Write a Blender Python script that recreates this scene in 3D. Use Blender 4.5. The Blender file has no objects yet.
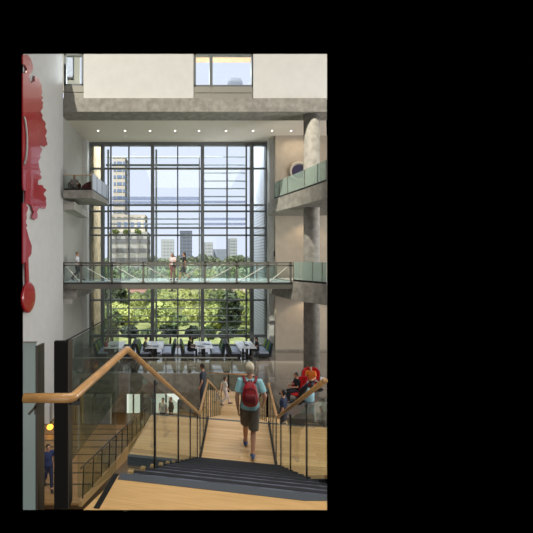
import bpy, bmesh, math, random
from mathutils import Vector, Matrix

random.seed(7)
R = math.radians
SC = bpy.context.scene
COL = SC.collection
EYE = 6.45                                   # camera height above the window-side floor (z = 0)

# ------------------------------------------------------------------ camera, lights, exposure
cam_d = bpy.data.cameras.new('camera')
cam = bpy.data.objects.new('camera', cam_d); COL.objects.link(cam)
cam.location = (0, 0, EYE); cam.rotation_euler = (R(90), 0, 0)
cam_d.sensor_fit = 'HORIZONTAL'; cam_d.sensor_width = 36.0
cam_d.lens = 36.0 * 350 / 533
cam_d.shift_x = (266.5 - 178) / 533
cam_d.shift_y = (259 - 266.5) / 533
cam_d.clip_start = 0.05; cam_d.clip_end = 2000
SC.camera = cam

w = bpy.data.worlds.new('world'); SC.world = w; w.use_nodes = True
w.node_tree.nodes['Background'].inputs[0].default_value = (0, 0, 0, 1)
w.node_tree.nodes['Background'].inputs[1].default_value = 0
SC.view_settings.view_transform = 'Standard'; SC.view_settings.look = 'None'
SC.view_settings.gamma = 1.0; SC.view_settings.exposure = 0.12
SC.view_settings.use_curve_mapping = False
SC.cycles.transparent_max_bounces = 40
SC.cycles.max_bounces = 10


def aim(o, target):
    o.rotation_euler = (Vector(target) - o.location).to_track_quat('-Z', 'Y').to_euler()


def area(name, loc, target, sx, sy, power, color):
    d = bpy.data.lights.new(name, 'AREA'); d.shape = 'RECTANGLE'; d.size = sx; d.size_y = sy
    d.energy = power; d.color = color
    o = bpy.data.objects.new(name, d); COL.objects.link(o); o.location = loc; aim(o, target)
    return o


def spot(name, loc, target, power, color, angle, blend=0.3, radius=0.3):
    d = bpy.data.lights.new(name, 'SPOT'); d.energy = power; d.color = color
    d.spot_size = R(angle); d.spot_blend = blend; d.shadow_soft_size = radius
    o = bpy.data.objects.new(name, d); COL.objects.link(o); o.location = loc; aim(o, target)
    return o


# daylight of the atrium's roof light; side, window and rear fills are added
area('atrium_roof_light', (2, 3.5, 17.5), (2, 4.5, 0), 12, 9, 1500, (1.0, 0.985, 0.968))
area('side_fill_light', (26, 14, 7), (-6, 16, 7), 10, 12, 4800, (1.0, 0.985, 0.968))  # unseen fill added to brighten the left wall
area('window_fill_light', (0, 32, 21), (0, 20, 2), 14, 6, 3600, (0.92, 0.96, 1.0))  # unseen lamp added outside to brighten the window-side floor and ceiling
area('rear_fill_light', (-1, -10, 5), (1, 20, 9), 16, 12, 900, (1.0, 0.985, 0.968))  # unseen fill added behind the camera
# unseen spot lamp added in place of the sun, aimed only at the planting
spot('garden_spot_fill', (-30, -12, 95), (4, 72, 0), 760000, (1.0, 0.95, 0.82), 46, 0.2, 0.6)
spot('city_spot_fill', (-60, 40, 260), (20, 300, 0), 5500000, (1.0, 0.96, 0.9), 75, 0.2, 1.0)  # another unseen spot added to light the far buildings
area('garden_fill_light', (0, 27.5, 24), (0, 70, 0), 30, 10, 16000, (0.85, 0.92, 1.0))  # unseen area lamp added outdoors, standing in for open sky
# recessed warm downlights: gallery beside the column, lower level
area('gallery_downlight', (8.3, 23.4, 14.9), (8.3, 23.4, 0), 1.6, 0.6, 40, (1.0, 0.82, 0.6))
spot('gallery_wash_high', (9.0, 23.3, 9.3), (9.0, 24.6, 5.0), 100, (1.0, 0.75, 0.5), 110)
spot('gallery_wash_low', (9.0, 23.3, 3.9), (9.0, 24.6, 0.2), 80, (1.0, 0.75, 0.5), 110)
area('lower_hall_light', (-2.4, 20.8, -1.2), (-2.4, 20.6, -5), 6, 2.5, 110, (1.0, 0.85, 0.62))


# ------------------------------------------------------------------ helpers
def at(px, py, D):
    """the place a pixel of the photograph shows at depth D"""
    return Vector(((px - 178) / 350 * D, D, EYE - (py - 259) / 350 * D))


def X(px, D): return (px - 178) / 350 * D
def Z(py, D): return EYE - (py - 259) / 350 * D


def lin(c):
    return tuple(((v / 255 + 0.055) / 1.055) ** 2.4 if v / 255 > 0.04045 else v / 255 / 12.92 for v in c) + (1.0,)


class NT:
    def __init__(self, name):
        self.m = bpy.data.materials.new(name); self.m.use_nodes = True
        self.t = self.m.node_tree; self.n = self.t.nodes; self.b = self.n['Principled BSDF']; self.out = self.n['Material Output']

    def add(self, typ, **kw):
        x = self.n.new(typ)
        for k, v in kw.items(): setattr(x, k, v)
        return x

    def link(self, a, b): self.t.links.new(a, b)


def mat(name, rgb, rough=0.6, metal=0.0, var=0.0, scale=6.0, bump=0.0, spec=0.5, coat=0.0, rgb2=None, stretch=None, emit=None):
    q = NT(name); b = q.b
    b.inputs['Base Color'].default_value = lin(rgb)
    b.inputs['Roughness'].default_value = rough; b.inputs['Metallic'].default_value = metal
    b.inputs['Specular IOR Level'].default_value = spec
    b.inputs['Coat Weight'].default_value = coat
    if emit:
        b.inputs['Emission Color'].default_value = lin(emit[0]); b.inputs['Emission Strength'].default_value = emit[1]
    if var or bump or rgb2:
        tc = q.add('ShaderNodeTexCoord'); mp = q.add('ShaderNodeMapping')
        q.link(tc.outputs['Object'], mp.inputs[0])
        if stretch: mp.inputs['Scale'].default_value = stretch
        nz = q.add('ShaderNodeTexNoise'); nz.inputs['Scale'].default_value = scale; nz.inputs['Detail'].default_value = 6
        q.link(mp.outputs[0], nz.inputs['Vector'])
        cr = q.add('ShaderNodeValToRGB')
        a, c = (rgb, rgb2) if rgb2 else (tuple(max(0, v * (1 - var)) for v in rgb), tuple(min(255, v * (1 + var)) for v in rgb))
        cr.color_ramp.elements[0].position = 0.3; cr.color_ramp.elements[1].position = 0.7
        cr.color_ramp.elements[0].color = lin(a); cr.color_ramp.elements[1].color = lin(c)
        q.link(nz.outputs[0], cr.inputs[0]); q.link(cr.outputs[0], b.inputs['Base Color'])
        if bump:
            bp = q.add('ShaderNodeBump'); bp.inputs['Strength'].default_value = bump; bp.inputs['Distance'].default_value = 0.02
            q.link(nz.outputs[0], bp.inputs['Height']); q.link(bp.outputs[0], b.inputs['Normal'])
    return q.m


def wood_planks(name, c1, c2, gap, plank=0.11, rough=0.35, length=2.2):
    """boards running along local X, each a slightly different tone"""
    q = NT(name); tc = q.add('ShaderNodeTexCoord')
    br = q.add('ShaderNodeTexBrick'); br.offset = 0.37
    br.inputs['Scale'].default_value = 1.0; br.inputs['Brick Width'].default_value = length
    br.inputs['Row Height'].default_value = plank; br.inputs['Mortar Size'].default_value = 0.003
    br.inputs['Color1'].default_value = lin(c1); br.inputs['Color2'].default_value = lin(c2); br.inputs['Mortar'].default_value = lin(gap)
    q.link(tc.outputs['Object'], br.inputs['Vector'])
    mp = q.add('ShaderNodeMapping'); mp.inputs['Scale'].default_value = (1.2, 22, 22); q.link(tc.outputs['Object'], mp.inputs[0])
    nz = q.add('ShaderNodeTexNoise'); nz.inputs['Scale'].default_value = 2.5; nz.inputs['Detail'].default_value = 5
    q.link(mp.outputs[0], nz.inputs['Vector'])
    mx = q.add('ShaderNodeMixRGB', blend_type='MULTIPLY'); mx.inputs[0].default_value = 0.35
    q.link(br.outputs['Color'], mx.inputs[1]); q.link(nz.outputs[0], mx.inputs[2])
    ad = q.add('ShaderNodeMixRGB', blend_type='ADD'); ad.inputs[0].default_value = 0.06; ad.inputs[2].default_value = lin(c2)
    q.link(mx.outputs[0], ad.inputs[1]); q.link(ad.outputs[0], q.b.inputs['Base Color'])
    q.b.inputs['Roughness'].default_value = rough
    return q.m


def glass(name, tint, refl=1.0, rough=0.01, haze=0.0, haze_rgb=(200, 215, 210)):
    q = NT(name); q.n.remove(q.b)
    tr = q.add('ShaderNodeBsdfTransparent'); tr.inputs[0].default_value = lin(tint)
    gl = q.add('ShaderNodeBsdfGlossy'); gl.inputs['Roughness'].default_value = rough
    lw = q.add('ShaderNodeLayerWeight'); lw.inputs['Blend'].default_value = 0.5
    pw = q.add('ShaderNodeMath', operation='POWER'); pw.inputs[1].default_value = 5.0; q.link(lw.outputs['Facing'], pw.inputs[0])
    mu = q.add('ShaderNodeMath', operation='MULTIPLY_ADD'); mu.inputs[1].default_value = 0.45 * refl; mu.inputs[2].default_value = 0.035 * refl
    q.link(pw.outputs[0], mu.inputs[0])
    first = tr.outputs[0]
    if haze:
        df = q.add('ShaderNodeBsdfDiffuse'); df.inputs[0].default_value = lin(haze_rgb)
        m0 = q.add('ShaderNodeMixShader'); m0.inputs[0].default_value = haze
        q.link(tr.outputs[0], m0.inputs[1]); q.link(df.outputs[0], m0.inputs[2]); first = m0.outputs[0]
    mx = q.add('ShaderNodeMixShader'); q.link(mu.outputs[0], mx.inputs[0]); q.link(first, mx.inputs[1]); q.link(gl.outputs[0], mx.inputs[2])
    q.link(mx.outputs[0], q.out.inputs[0])
    return q.m


def emis(name, rgb, strength):
    q = NT(name); q.n.remove(q.b)
    e = q.add('ShaderNodeEmission'); e.inputs[0].default_value = lin(rgb); e.inputs[1].default_value = strength
    q.link(e.outputs[0], q.out.inputs[0]); return q.m


WORLD = {}                                   # object name -> its world matrix


class MB:
    def __init__(self): self.bm = bmesh.new(); self.mi = 0

    def _f(self, vs):
        try:
            f = self.bm.faces.new(vs); f.material_index = self.mi; return f
        except ValueError: return None

    def hexa(self, c):
        v = [self.bm.verts.new(p) for p in c]
        for q in ((0, 3, 2, 1), (4, 5, 6, 7), (0, 1, 5, 4), (1, 2, 6, 5), (2, 3, 7, 6), (3, 0, 4, 7)): self._f([v[i] for i in q])
        return self

    def box(self, x0, x1, y0, y1, z0, z1):
        return self.hexa([(x0, y0, z0), (x1, y0, z0), (x1, y1, z0), (x0, y1, z0), (x0, y0, z1), (x1, y0, z1), (x1, y1, z1), (x0, y1, z1)])

    def bar(self, p, q, wx, wz, up=(0, 0, 1)):
        """square bar from p to q, wx across, wz along up"""
        p, q, up = Vector(p), Vector(q), Vector(up); d = (q - p).normalized()
        if abs(d.dot(up)) > 0.99: up = Vector((0, 1, 0))
        s = d.cross(up).normalized() * (wx / 2); u = s.cross(d).normalized() * (wz / 2)
        return self.hexa([p - s - u, p + s - u, q + s - u, q - s - u, p - s + u, p + s + u, q + s + u, q - s + u])

    def prism(self, pts, z0, z1):
        a = [self.bm.verts.new((x, y, z0)) for x, y in pts]; b = [self.bm.verts.new((x, y, z1)) for x, y in pts]
        n = len(pts); self._f(a[::-1]); self._f(b)
        for i in range(n): self._f([a[i], a[(i + 1) % n], b[(i + 1) % n], b[i]])
        return self

    def extr(self, pts, off):
        """closed outline of 3D points pushed along off"""
        off = Vector(off)
        a = [self.bm.verts.new(p) for p in pts]; b = [self.bm.verts.new(Vector(p) + off) for p in pts]
        n = len(pts); self._f(a[::-1]); self._f(b)
        for i in range(n): self._f([a[i], a[(i + 1) % n], b[(i + 1) % n], b[i]])
        return self

    def tube(self, pts, rad, n=10, side=None, cap=True):
        """lofted tube; rad is a number, a list, or a list of (across, deep) pairs; side fixes the across axis"""
        P = [Vector(p) for p in pts]
        if not isinstance(rad, (list, tuple)): rad = [rad] * len(P)
        rad = [(r, r) if not isinstance(r, (list, tuple)) else r for r in rad]
        rings = []; prev = None
        for i, p in enumerate(P):
            d = (P[min(i + 1, len(P) - 1)] - P[max(i - 1, 0)]).normalized()
            if side is not None: s = Vector(side)
            elif prev is not None: s = prev
            else: s = Vector((1, 0, 0)) if abs(d.x) < 0.8 else Vector((0, 1, 0))
            s = (s - d * s.dot(d)).normalized(); prev = s; u = d.cross(s)
            rings.append((p, d, s, u))
        L = []
        def ring(p, s, u, a, b): return [self.bm.verts.new(p + s * (a * math.cos(2 * math.pi * k / n)) + u * (b * math.sin(2 * math.pi * k / n))) for k in range(n)]
        if cap == 'round':
            p, d, s, u = rings[0]; a, b = rad[0]; L.append(ring(p - d * min(a, b) * 0.6, s, u, a * 0.6, b * 0.6))
        for (p, d, s, u), (a, b) in zip(rings, rad): L.append(ring(p, s, u, a, b))
        if cap == 'round':
            p, d, s, u = rings[-1]; a, b = rad[-1]; L.append(ring(p + d * min(a, b) * 0.6, s, u, a * 0.6, b * 0.6))
        for i in range(len(L) - 1):
            for k in range(n): self._f([L[i][k], L[i][(k + 1) % n], L[i + 1][(k + 1) % n], L[i + 1][k]])
        if cap: self._f(L[0][::-1]); self._f(L[-1])
        return self

    def ell(self, c, r, nu=12, nv=8, rot=None):
        c = Vector(c); M = rot or Matrix.Identity(3)
        rows = []
        for j in range(1, nv):
            t = math.pi * j / nv
            rows.append([self.bm.verts.new(c + M @ Vector((r[0] * math.sin(t) * math.cos(2 * math.pi * k / nu), r[1] * math.sin(t) * math.sin(2 * math.pi * k / nu), r[2] * math.cos(t)))) for k in range(nu)])
        a = self.bm.verts.new(c + M @ Vector((0, 0, r[2]))); b = self.bm.verts.new(c - M @ Vector((0, 0, r[2])))
        for k in range(nu):
            self._f([a, rows[0][k], rows[0][(k + 1) % nu]]); self._f([b, rows[-1][(k + 1) % nu], rows[-1][k]])
            for j in range(len(rows) - 1): self._f([rows[j][k], rows[j + 1][k], rows[j + 1][(k + 1) % nu], rows[j][(k + 1) % nu]])
        return self

    def cyl(self, x, y, z0, z1, r, n=24): return self.tube([(x, y, z0), (x, y, z1)], r, n)

    def build(self, name, m, parent=None, smooth=False, local=False, bevel=0.0, remesh=0.0):
        bm = self.bm
        bmesh.ops.recalc_face_normals(bm, faces=bm.faces)
        me = bpy.data.meshes.new(name); bm.to_mesh(me); bm.free()
        return put(me, name, m, parent, smooth, local, bevel, remesh)


def put(me, name, m, parent=None, smooth=False, local=False, bevel=0.0, remesh=0.0):
    o = bpy.data.objects.new(name, me); COL.objects.link(o)
    if remesh:
        md = o.modifiers.new('r', 'REMESH'); md.mode = 'VOXEL'; md.voxel_size = remesh
        ms = o.modifiers.new('s', 'SMOOTH'); ms.iterations = 4; ms.factor = 0.5
        o.data = bpy.data.meshes.new_from_object(o.evaluated_get(bpy.context.evaluated_depsgraph_get())); o.modifiers.clear(); o.data.name = name; me = o.data
    for x in (m if isinstance(m, (list, tuple)) else [m]): me.materials.append(x)
    if parent is not None:
        M = WORLD[parent.name]
        if not local: me.transform(M.inverted())
        o.parent = parent; WORLD[o.name] = M
    else: WORLD[o.name] = Matrix.Identity(4)
    if smooth:
        for p in me.polygons: p.use_smooth = True
    if bevel:
        b = o.modifiers.new('bevel', 'BEVEL'); b.width = bevel; b.segments = 2; b.limit_method = 'ANGLE'
    return o


def tag(o, label, cat, group=None, kind=None):
    o['label'] = label; o['category'] = cat
    if group: o['group'] = group
    if kind: o['kind'] = kind
    return o


def struct(o, label=None, cat=None):
    o['kind'] = 'structure'
    if label: o['label'] = label
    if cat: o['category'] = cat
    return o


def root(name, loc, rz=0.0, label=None, cat=None, group=None, kind=None):
    o = bpy.data.objects.new(name, None); COL.objects.link(o); o.empty_display_size = 0.2
    o.location = loc; o.rotation_euler = (0, 0, rz)
    WORLD[o.name] = Matrix.Translation(loc) @ Matrix.Rotation(rz, 4, 'Z')
    if label: tag(o, label, cat, group, kind)
    return o


def copy_tree(src, loc, rz, label, group=None):
    r = src.copy(); COL.objects.link(r); r.location = loc; r.rotation_euler = (0, 0, rz); r['label'] = label
    if group: r['group'] = group
    for ch in list(src.children):
        c = ch.copy(); COL.objects.link(c); c.parent = r
        for g in list(ch.children):
            d = g.copy(); COL.objects.link(d); d.parent = c
    return r


# ------------------------------------------------------------------ materials
M = {}
M['white'] = mat('painted_white', (202, 201, 198), 0.7, var=0.015, scale=2)
M['wallgrey'] = mat('painted_grey', (172, 170, 162), 0.7, var=0.02, scale=2)
M['beige'] = mat('beige_plaster', (168, 157, 140), 0.7, var=0.03, scale=2)
M['beigelight'] = mat('pale_ring_paint', (186, 178, 164), .6)
M['ceil'] = mat('ceiling_board', (228, 218, 204), 0.8, var=0.01)
M['conc'] = mat('fair_faced_concrete', (140, 136, 128), 0.75, var=0.12, scale=3, bump=0.15)
M['conc_dark'] = mat('slab_concrete', (128, 122, 110), 0.8, var=0.15, scale=3, bump=0.15)
M['floor'] = mat('polished_concrete', (118, 110, 101), 0.09, var=0.08, scale=1.2, spec=0.9, coat=0.6)
M['frame'] = mat('window_aluminium', (112, 116, 117), 0.45, 0.3)
M['framelight'] = mat('fin_aluminium', (165, 165, 160), 0.4, 0.3)
M['sill'] = mat('grey_metal_panel', (150, 147, 138), 0.5, 0.3)
M['black'] = mat('black_steel', (22, 21, 20), 0.45, 0.3)
M['blackplate'] = mat('black_steel_plate', (16, 12, 9), 0.7, spec=.2)
M['bronze'] = mat('bronze_plate', (66, 58, 48), 0.45, 0.4)
M['steelgrey'] = mat('bridge_steel', (108, 106, 98), 0.5, 0.3)
M['steeldark'] = mat('dark_bridge_steel', (62, 60, 56), 0.5, 0.3)
M['rod'] = mat('stainless_rod', (185, 180, 168), 0.35, 0.6)
M['oak'] = wood_planks('oak_boards', (248, 206, 146), (218, 170, 108), (160, 120, 72), 0.11)
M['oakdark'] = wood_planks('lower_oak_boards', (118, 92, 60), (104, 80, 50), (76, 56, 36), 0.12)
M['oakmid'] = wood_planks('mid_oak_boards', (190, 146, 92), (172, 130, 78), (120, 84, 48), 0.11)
M['oakplain'] = mat('oak_landing', (222, 180, 120), 0.35, rgb2=(204, 160, 100), scale=5, stretch=(1.0, 14, 14))
M['treadedge'] = mat('tread_edge', (26, 27, 31), 0.6)
M['oakrail'] = mat('oak_handrail', (184, 138, 84), 0.35, var=0.10, scale=14, stretch=(1, 1, 1), coat=0.2)
M['oaklight'] = mat('bamboo_panel', (196, 158, 104), 0.45, var=0.06, scale=4, stretch=(1, 8, 8))
M['tread'] = mat('dark_stair_tread', (84, 87, 98), 0.5, var=0.4, scale=6, stretch=(1, 9, 9))
M['nosing'] = mat('grey_nosing', (74, 79, 85), 0.45)
M['glass'] = glass('guard_glass', (240, 244, 240), 1.0)
M['glassgreen'] = glass('green_guard_glass', (220, 231, 226), 1.0, haze=0.30, haze_rgb=(200, 216, 208))
M['glassfrost'] = glass('frosted_guard_glass', (150, 165, 158), 0.6, 0.2, haze=0.75, haze_rgb=(172, 188, 182))
M['pane'] = glass('window_pane', (246, 250, 250), 0.5)
M['red'] = mat('red_lacquer', (160, 30, 36), 0.3, var=0.03, scale=1.5, coat=0.5)
M['sky'] = emis('overcast_sky', (226, 230, 250), 1.12)
M['lamp'] = emis('downlight_lens', (255, 248, 232), 4.0)
M['warmlamp'] = emis('amber_lamp', (255, 170, 60), 3.0)
M['litwin'] = emis('lower_hall_window_light', (225, 232, 215), 0.9)
M['stone'] = mat('tan_limestone', (196, 172, 138), 0.8, var=0.2, scale=3, stretch=(1, 1, 0.6), bump=0.3)
M['siding'] = None
M['tabletop'] = mat('white_laminate', (225, 227, 230), 0.25)
M['seatblue'] = mat('pale_grey_vinyl', (150, 158, 178), 0.25)
M['seatdark'] = mat('charcoal_vinyl', (32, 34, 38), 0.45)
M['teal'] = mat('teal_fabric', (40, 92, 96), 0.8)
M['lime'] = mat('lime_fabric', (128, 142, 62), 0.8)
M['redfab'] = mat('red_upholstery', (200, 22, 26), 0.7)
M['shell'] = mat('black_plastic_shell', (26, 24, 26), 0.3)
M['darkred'] = mat('maroon_upholstery', (92, 34, 38), 0.7)
M['skin'] = mat('skin_tone', (196, 146, 116), 0.55)
M['skindark'] = mat('brown_skin_tone', (128, 88, 66), 0.55)
M['eye'] = mat('eye_dark', (36, 26, 22), 0.3)
M['lip'] = mat('lip_tone', (160, 86, 80), 0.5)


def siding():
    q = NT('pale_metal_siding'); tc = q.add('ShaderNodeTexCoord'); sp = q.add('ShaderNodeSeparateXYZ'); q.link(tc.outputs['Object'], sp.inputs[0])
    mu = q.add('ShaderNodeMath', operation='MULTIPLY'); mu.inputs[1].default_value = 4.3; q.link(sp.outputs[2], mu.inputs[0])
    fr = q.add('ShaderNodeMath', operation='FRACT'); q.link(mu.outputs[0], fr.inputs[0])
    cr = q.add('ShaderNodeValToRGB'); e = cr.color_ramp.elements; e[0].position = 0.0; e[0].color = lin((120, 122, 134)); e[1].position = 0.4; e[1].color = lin((196, 197, 206))
    q.link(fr.outputs[0], cr.inputs[0]); q.link(cr.outputs[0], q.b.inputs['Base Color']); q.b.inputs['Roughness'].default_value = 0.5
    return q.m


M['siding'] = siding()

# ------------------------------------------------------------------ the sky beyond the city
mb = MB(); rows = []
for i in range(17):
    a = R(-21 + 43.2 * i / 16); D = 420 - 40 * (abs(i - 8) / 8) ** 2
    x = math.tan(a) * D
    rows.append((mb.bm.verts.new((x, D, EYE - 14)), mb.bm.verts.new((x, D, EYE + D * 203 / 350))))
for a, b in zip(rows, rows[1:]): mb._f([a[0], b[0], b[1], a[1]])
sky = mb.build('sky', M['sky']); struct(sky)

# ------------------------------------------------------------------ room shell
WL = -6.6                                    # white wall on the left
o = MB().hexa([(WL - .3, 15.62, -2.0), (WL, 14.9, -2.0), (WL, 20.1, -2.0), (WL - .3, 20.1, -2.0), (WL - .3, 15.62, Z(54, 15.62) - .2), (WL, 14.9, Z(54, 14.9)), (WL, 20.1, Z(54, 20.1)), (WL - .3, 20.1, Z(54, 20.1))]).build('wall_left', M['white']); struct(o)
o = MB().box(-7.15, -6.85, 20.1, 26.0, 0, 15.1).build('wall_recess', M['wallgrey']); struct(o)
o = MB().box(-6.85, -6.56, 25.2, 26.3, 0, 15.1).build('trim_1', M['white']); struct(o)
o = MB().box(6.58, 6.98, 25.2, 26.3, 0, 15.1).build('trim_2', M['white']); struct(o)
o = MB().box(6.82, 10.43, 24.5, 24.8, 0, 15.1).build('wall_right', M['beige']); struct(o)
o = MB().box(6.82, 10.42, 24.46, 24.5, 0, 0.12).build('baseboard_right', M['conc_dark']); struct(o)
o = MB().prism([(-6.85, 21.4), (9.05, 21.4), (10.4, 24.5), (7.05, 26.3), (-6.85, 26.3)], 15.1, 15.4).build('ceiling', M['ceil']); struct(o)
o = MB().prism([(-6.84, 20.12), (8.55, 20.12), (9.1, 21.4), (-6.84, 21.4)], 14.92, 15.70).build('beam', M['conc']); struct(o)
zt = 18.34
o = MB().box(X(83.5, 20.3), X(194, 20.3), 20.3, 20.6, 15.70, zt).build('wall_front', M['white']); struct(o)
o = MB().box(X(252.5, 20.3), X(327, 20.3), 20.3, 20.6, 15.70, zt).build('wall_front.001', M['white']); struct(o)
# right-hand and left-hand floor of the reading room by the window (open well in front of it)
o = MB().prism([(-6.85, 19.8), (4.4, 19.8), (4.4, 14.2), (5.95, 14.0), (10.43, 24.5), (7.05, 24.9), (7.05, 26.0), (-6.85, 26.0)], -0.32, 0.0).build('floor', M['floor']); struct(o)
o = MB().box(-6.85, 4.4, 19.72, 19.8, -1.05, -0.03).build('trim_3', M['conc_dark']); struct(o)
o = MB().box(-6.85, 4.4, 19.8, 24.4, -1.05, -0.33).build('trim_4', M['conc_dark']); struct(o)


def recessed_light(px, py, D, lab):
    p = at(px, py, D)
    r = root('recessed_downlight', (p.x, D, 15.1), 0, lab, 'light', 'recessed downlights in the ceiling over the window hall')
    MB().cyl(p.x, D, 15.06, 15.10, 0.085, 16).build('trim_ring', M['white'], r)
    MB().cyl(p.x, D, 15.045, 15.06, 0.065, 16).build('lens', M['lamp'], r)
    return r


ords = ['first', 'second', 'third', 'fourth', 'fifth', 'sixth', 'seventh', 'eighth', 'ninth']
for i, px in enumerate((98, 125, 150, 175, 199, 226, 253, 272, 291)):
    recessed_light(px, 131, 23.5, 'small round ceiling downlight, %s from the left in the row above the big window' % ords[i])


# ---- upper interior windows
def upper_window(n, px0, px1, splits, bottom):
    r = root('window_%d' % n, (X((px0 + px1) / 2, 20.4), 20.4, 15.7)); struct(r)
    x0, x1 = X(px0, 20.35), X(px1, 20.35); zs = Z(bottom, 20.35)
    f = MB()
    f.box(x0, x0 + 0.14, 20.3, 20.5, zs, zt); f.box(x1 - 0.10, x1, 20.3, 20.5, zs, zt); f.box(x0, x1, 20.3, 20.5, zs, zs + 0.1)
    f.box(x0, x1, 20.3, 20.5, zt - 0.08, zt)
    for s in splits: f.box(X(s, 20.35) - 0.09, X(s, 20.35) + 0.09, 20.29, 20.5, zs, zt)
    f.build('window_frame', M['frame'], r)
    MB().box(x0 + 0.1, x1 - 0.1, 20.40, 20.42, zs + 0.05, zt - 0.05).build('pane', M['pane'], r)
    s = MB(); s.box(x0, x1, 20.3, 20.55, 15.70, 15.70 + (zs - 15.70) * 0.48); s.box(x0, x1, 20.3, 20.55, 15.70 + (zs - 15.70) * 0.54, zs)
    for q in splits: s.box(X(q, 20.35) - 0.02, X(q, 20.35) + 0.02, 20.28, 20.3, 15.70, zs)
    s.build('spandrel_panel', M['sill'], r)
    return r


upper_window(2, 193.5, 253, [211], 87)
upper_window(3, 64, 83.5, [], 86)
# timber soffit strip of the room behind the upper window and a chair standing against its glass
o = MB().box(X(192, 24), X(254, 24), 23.75, 24.6, Z(62.5, 24.6), Z(62.5, 24.6) + 0.05).build('timber_soffit', mat('oak_soffit', (226, 190, 160), 0.6, var=0.05)); struct(o)
o = MB().box(X(193, 21.5), X(253, 21.5), 20.6, 24.6, 16.15, 16.35).build('floor.001', M['ceil']); struct(o)
r = root('lounge_chair', (X(235, 21.6), 21.6, 16.35), 0, 'grey round-backed chair standing behind the upper floor window', 'chair')
MB().tube([(0, 0, .42), (0, 0, .60), (0, -.02, 1.0), (0, -.02, 1.28)], [(.40, .05), (.50, .05), (.46, .05), (.32, .04)], 20, side=(1, 0, 0)).build('backrest', mat('grey_mesh_back', (150, 158, 184), .6), r, True, True)
MB().box(-.42, .42, .05, .75, .36, .46).build('seat', M['seatblue'], r, local=True, bevel=.04)
for sx in (-.36, .36):
    for sy in (.1, .7): MB().cyl(sx, sy, 0, .38, .02, 8).build('leg', M['frame'], r, local=True)
r = root('roller_blind', at(72, 72, 22.15), 0, 'pale patterned blind behind the narrow upper left window', 'blind')
MB().box(X(66, 22.15), X(73, 22.15), 22.12, 22.19, Z(77, 22.15), Z(57, 22.15)).build('blind_sheet', mat('pale_blind', (205, 212, 235), .7, var=.08, scale=8), r)
MB().tube([(X(66, 22.15), 22.15, Z(56.6, 22.15)), (X(73, 22.15), 22.15, Z(56.6, 22.15))], .05, 10).build('roller_tube', M['sill'], r)
o = MB().box(X(60, 22.2), X(79.5, 22.2), 22.2, 22.4, Z(90, 22), Z(52, 22)).build('wall_upper', M['wallgrey']); struct(o)

# ---- the great window
DW = 26.0
r = root('window_1', (0, DW, 0)); struct(r)
f = MB()
xl, xr = X(89, DW), X(267, DW); ztop = 15.08
f.box(xl, xr, DW - .14, DW + .1, ztop - .26, ztop)
f.box(xl, xl + .13, DW - .1, DW + .1, 0, ztop); f.box(xr - .13, xr, DW - .1, DW + .1, 0, ztop); f.box(xl, xr, DW - .1, DW + .1, 0, .12)
f.build('window_frame', M['frame'], r)
for px in (103, 152.7, 202.3, 251.5): MB().box(X(px, DW) - .12, X(px, DW) + .12, DW - .26, DW + .1, .1, ztop - .2).build('post', M['frame'], r)
for px in (111, 129, 177.7, 227, 246.2): MB().box(X(px, DW) - .05, X(px, DW) + .05, DW - .1, DW + .08, .1, ztop - .2).build('mullion', M['frame'], r)
for px in (107.4, 156): MB().box(X(px, DW) - .07, X(px, DW) + .07, DW + .3, DW + .42, .1, ztop - .4).build('glass_fin', M['framelight'], r)
for py in (168.7, 205.2, 211.4, 228, 235.3, 300, 335.8):
    h = .10 if py > 330 else .06
    MB().box(xl, xr, DW - .1, DW + .08, Z(py, DW) - h, Z(py, DW) + h).build('transom', M['frame'], r)
MB().box(xl + .05, xr - .05, DW, DW + .015, .05, ztop - .1).build('pane', M['pane'], r)
# sun louvres hung outside the glass
lv = glass('louvre_blade', (236, 238, 245), .5, .2, haze=.25, haze_rgb=(210, 218, 238)); lk = mat('louvre_bar_low', (120, 124, 118), .6); ld = mat('louvre_bar', (225, 230, 240), .5)
r = root('sun_louvre', (0, DW + 1.0, 0), 0, 'outside sunshade of thin horizontal grey blades behind the big window', 'sunshade')
D = DW + .9
def blades(px0, px1, ys, th, mt):
    for y in ys: MB().hexa([(X(px0, D), D - .05, Z(y, D) - th), (X(px1, D), D - .05, Z(y, D) - th), (X(px1, D), D + .15, Z(y, D) - th), (X(px0, D), D + .15, Z(y, D) - th),
                     (X(px0, D), D - .05, Z(y, D) + th), (X(px1, D), D - .05, Z(y, D) + th), (X(px1, D), D + .15, Z(y, D) + th), (X(px0, D), D + .15, Z(y, D) + th)]).build('blade', mt, r)
blades(201, 247, (157, 165, 173, 181, 188.5, 196.5), .038, ld)
blades(201, 247, (202, 219, 224), .09, lv)
blades(106, 199, (157,), .05, ld); blades(106, 199, (165,), .06, M['frame'])
blades(110, 199, (198.5, 203), .13, lv); blades(110, 199, (219, 224), .045, ld)
blades(106, 247, (308.5, 316), .02, lk); blades(106, 247, (322, 330.5), .04, lk)
for px in (108, 199.5, 247): MB().box(X(px, D) - .04, X(px, D) + .04, D + .15, D + .23, -2.2, 14.4).build('hanger', M['framelight'], r)

# ------------------------------------------------------------------ outdoors
o = MB().prism([(-11, 27), (11.2, 27), (157, 379), (-155, 379)], -2.4, -2.2).build('ground', mat('lawn', (100, 110, 66), .9, var=.3, scale=1.2, rgb2=(156, 156, 104))); struct(o)
o = MB().box(-6.9, -6.3, 26.15, 29.2, -2.2, 15.6).build('wall_stone_pier', M['stone']); struct(o)
o = MB().box(6.45, 6.75, 26.2, 30.4, -2.2, 16.5).build('wall_metal_siding', M['siding']); struct(o)


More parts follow.
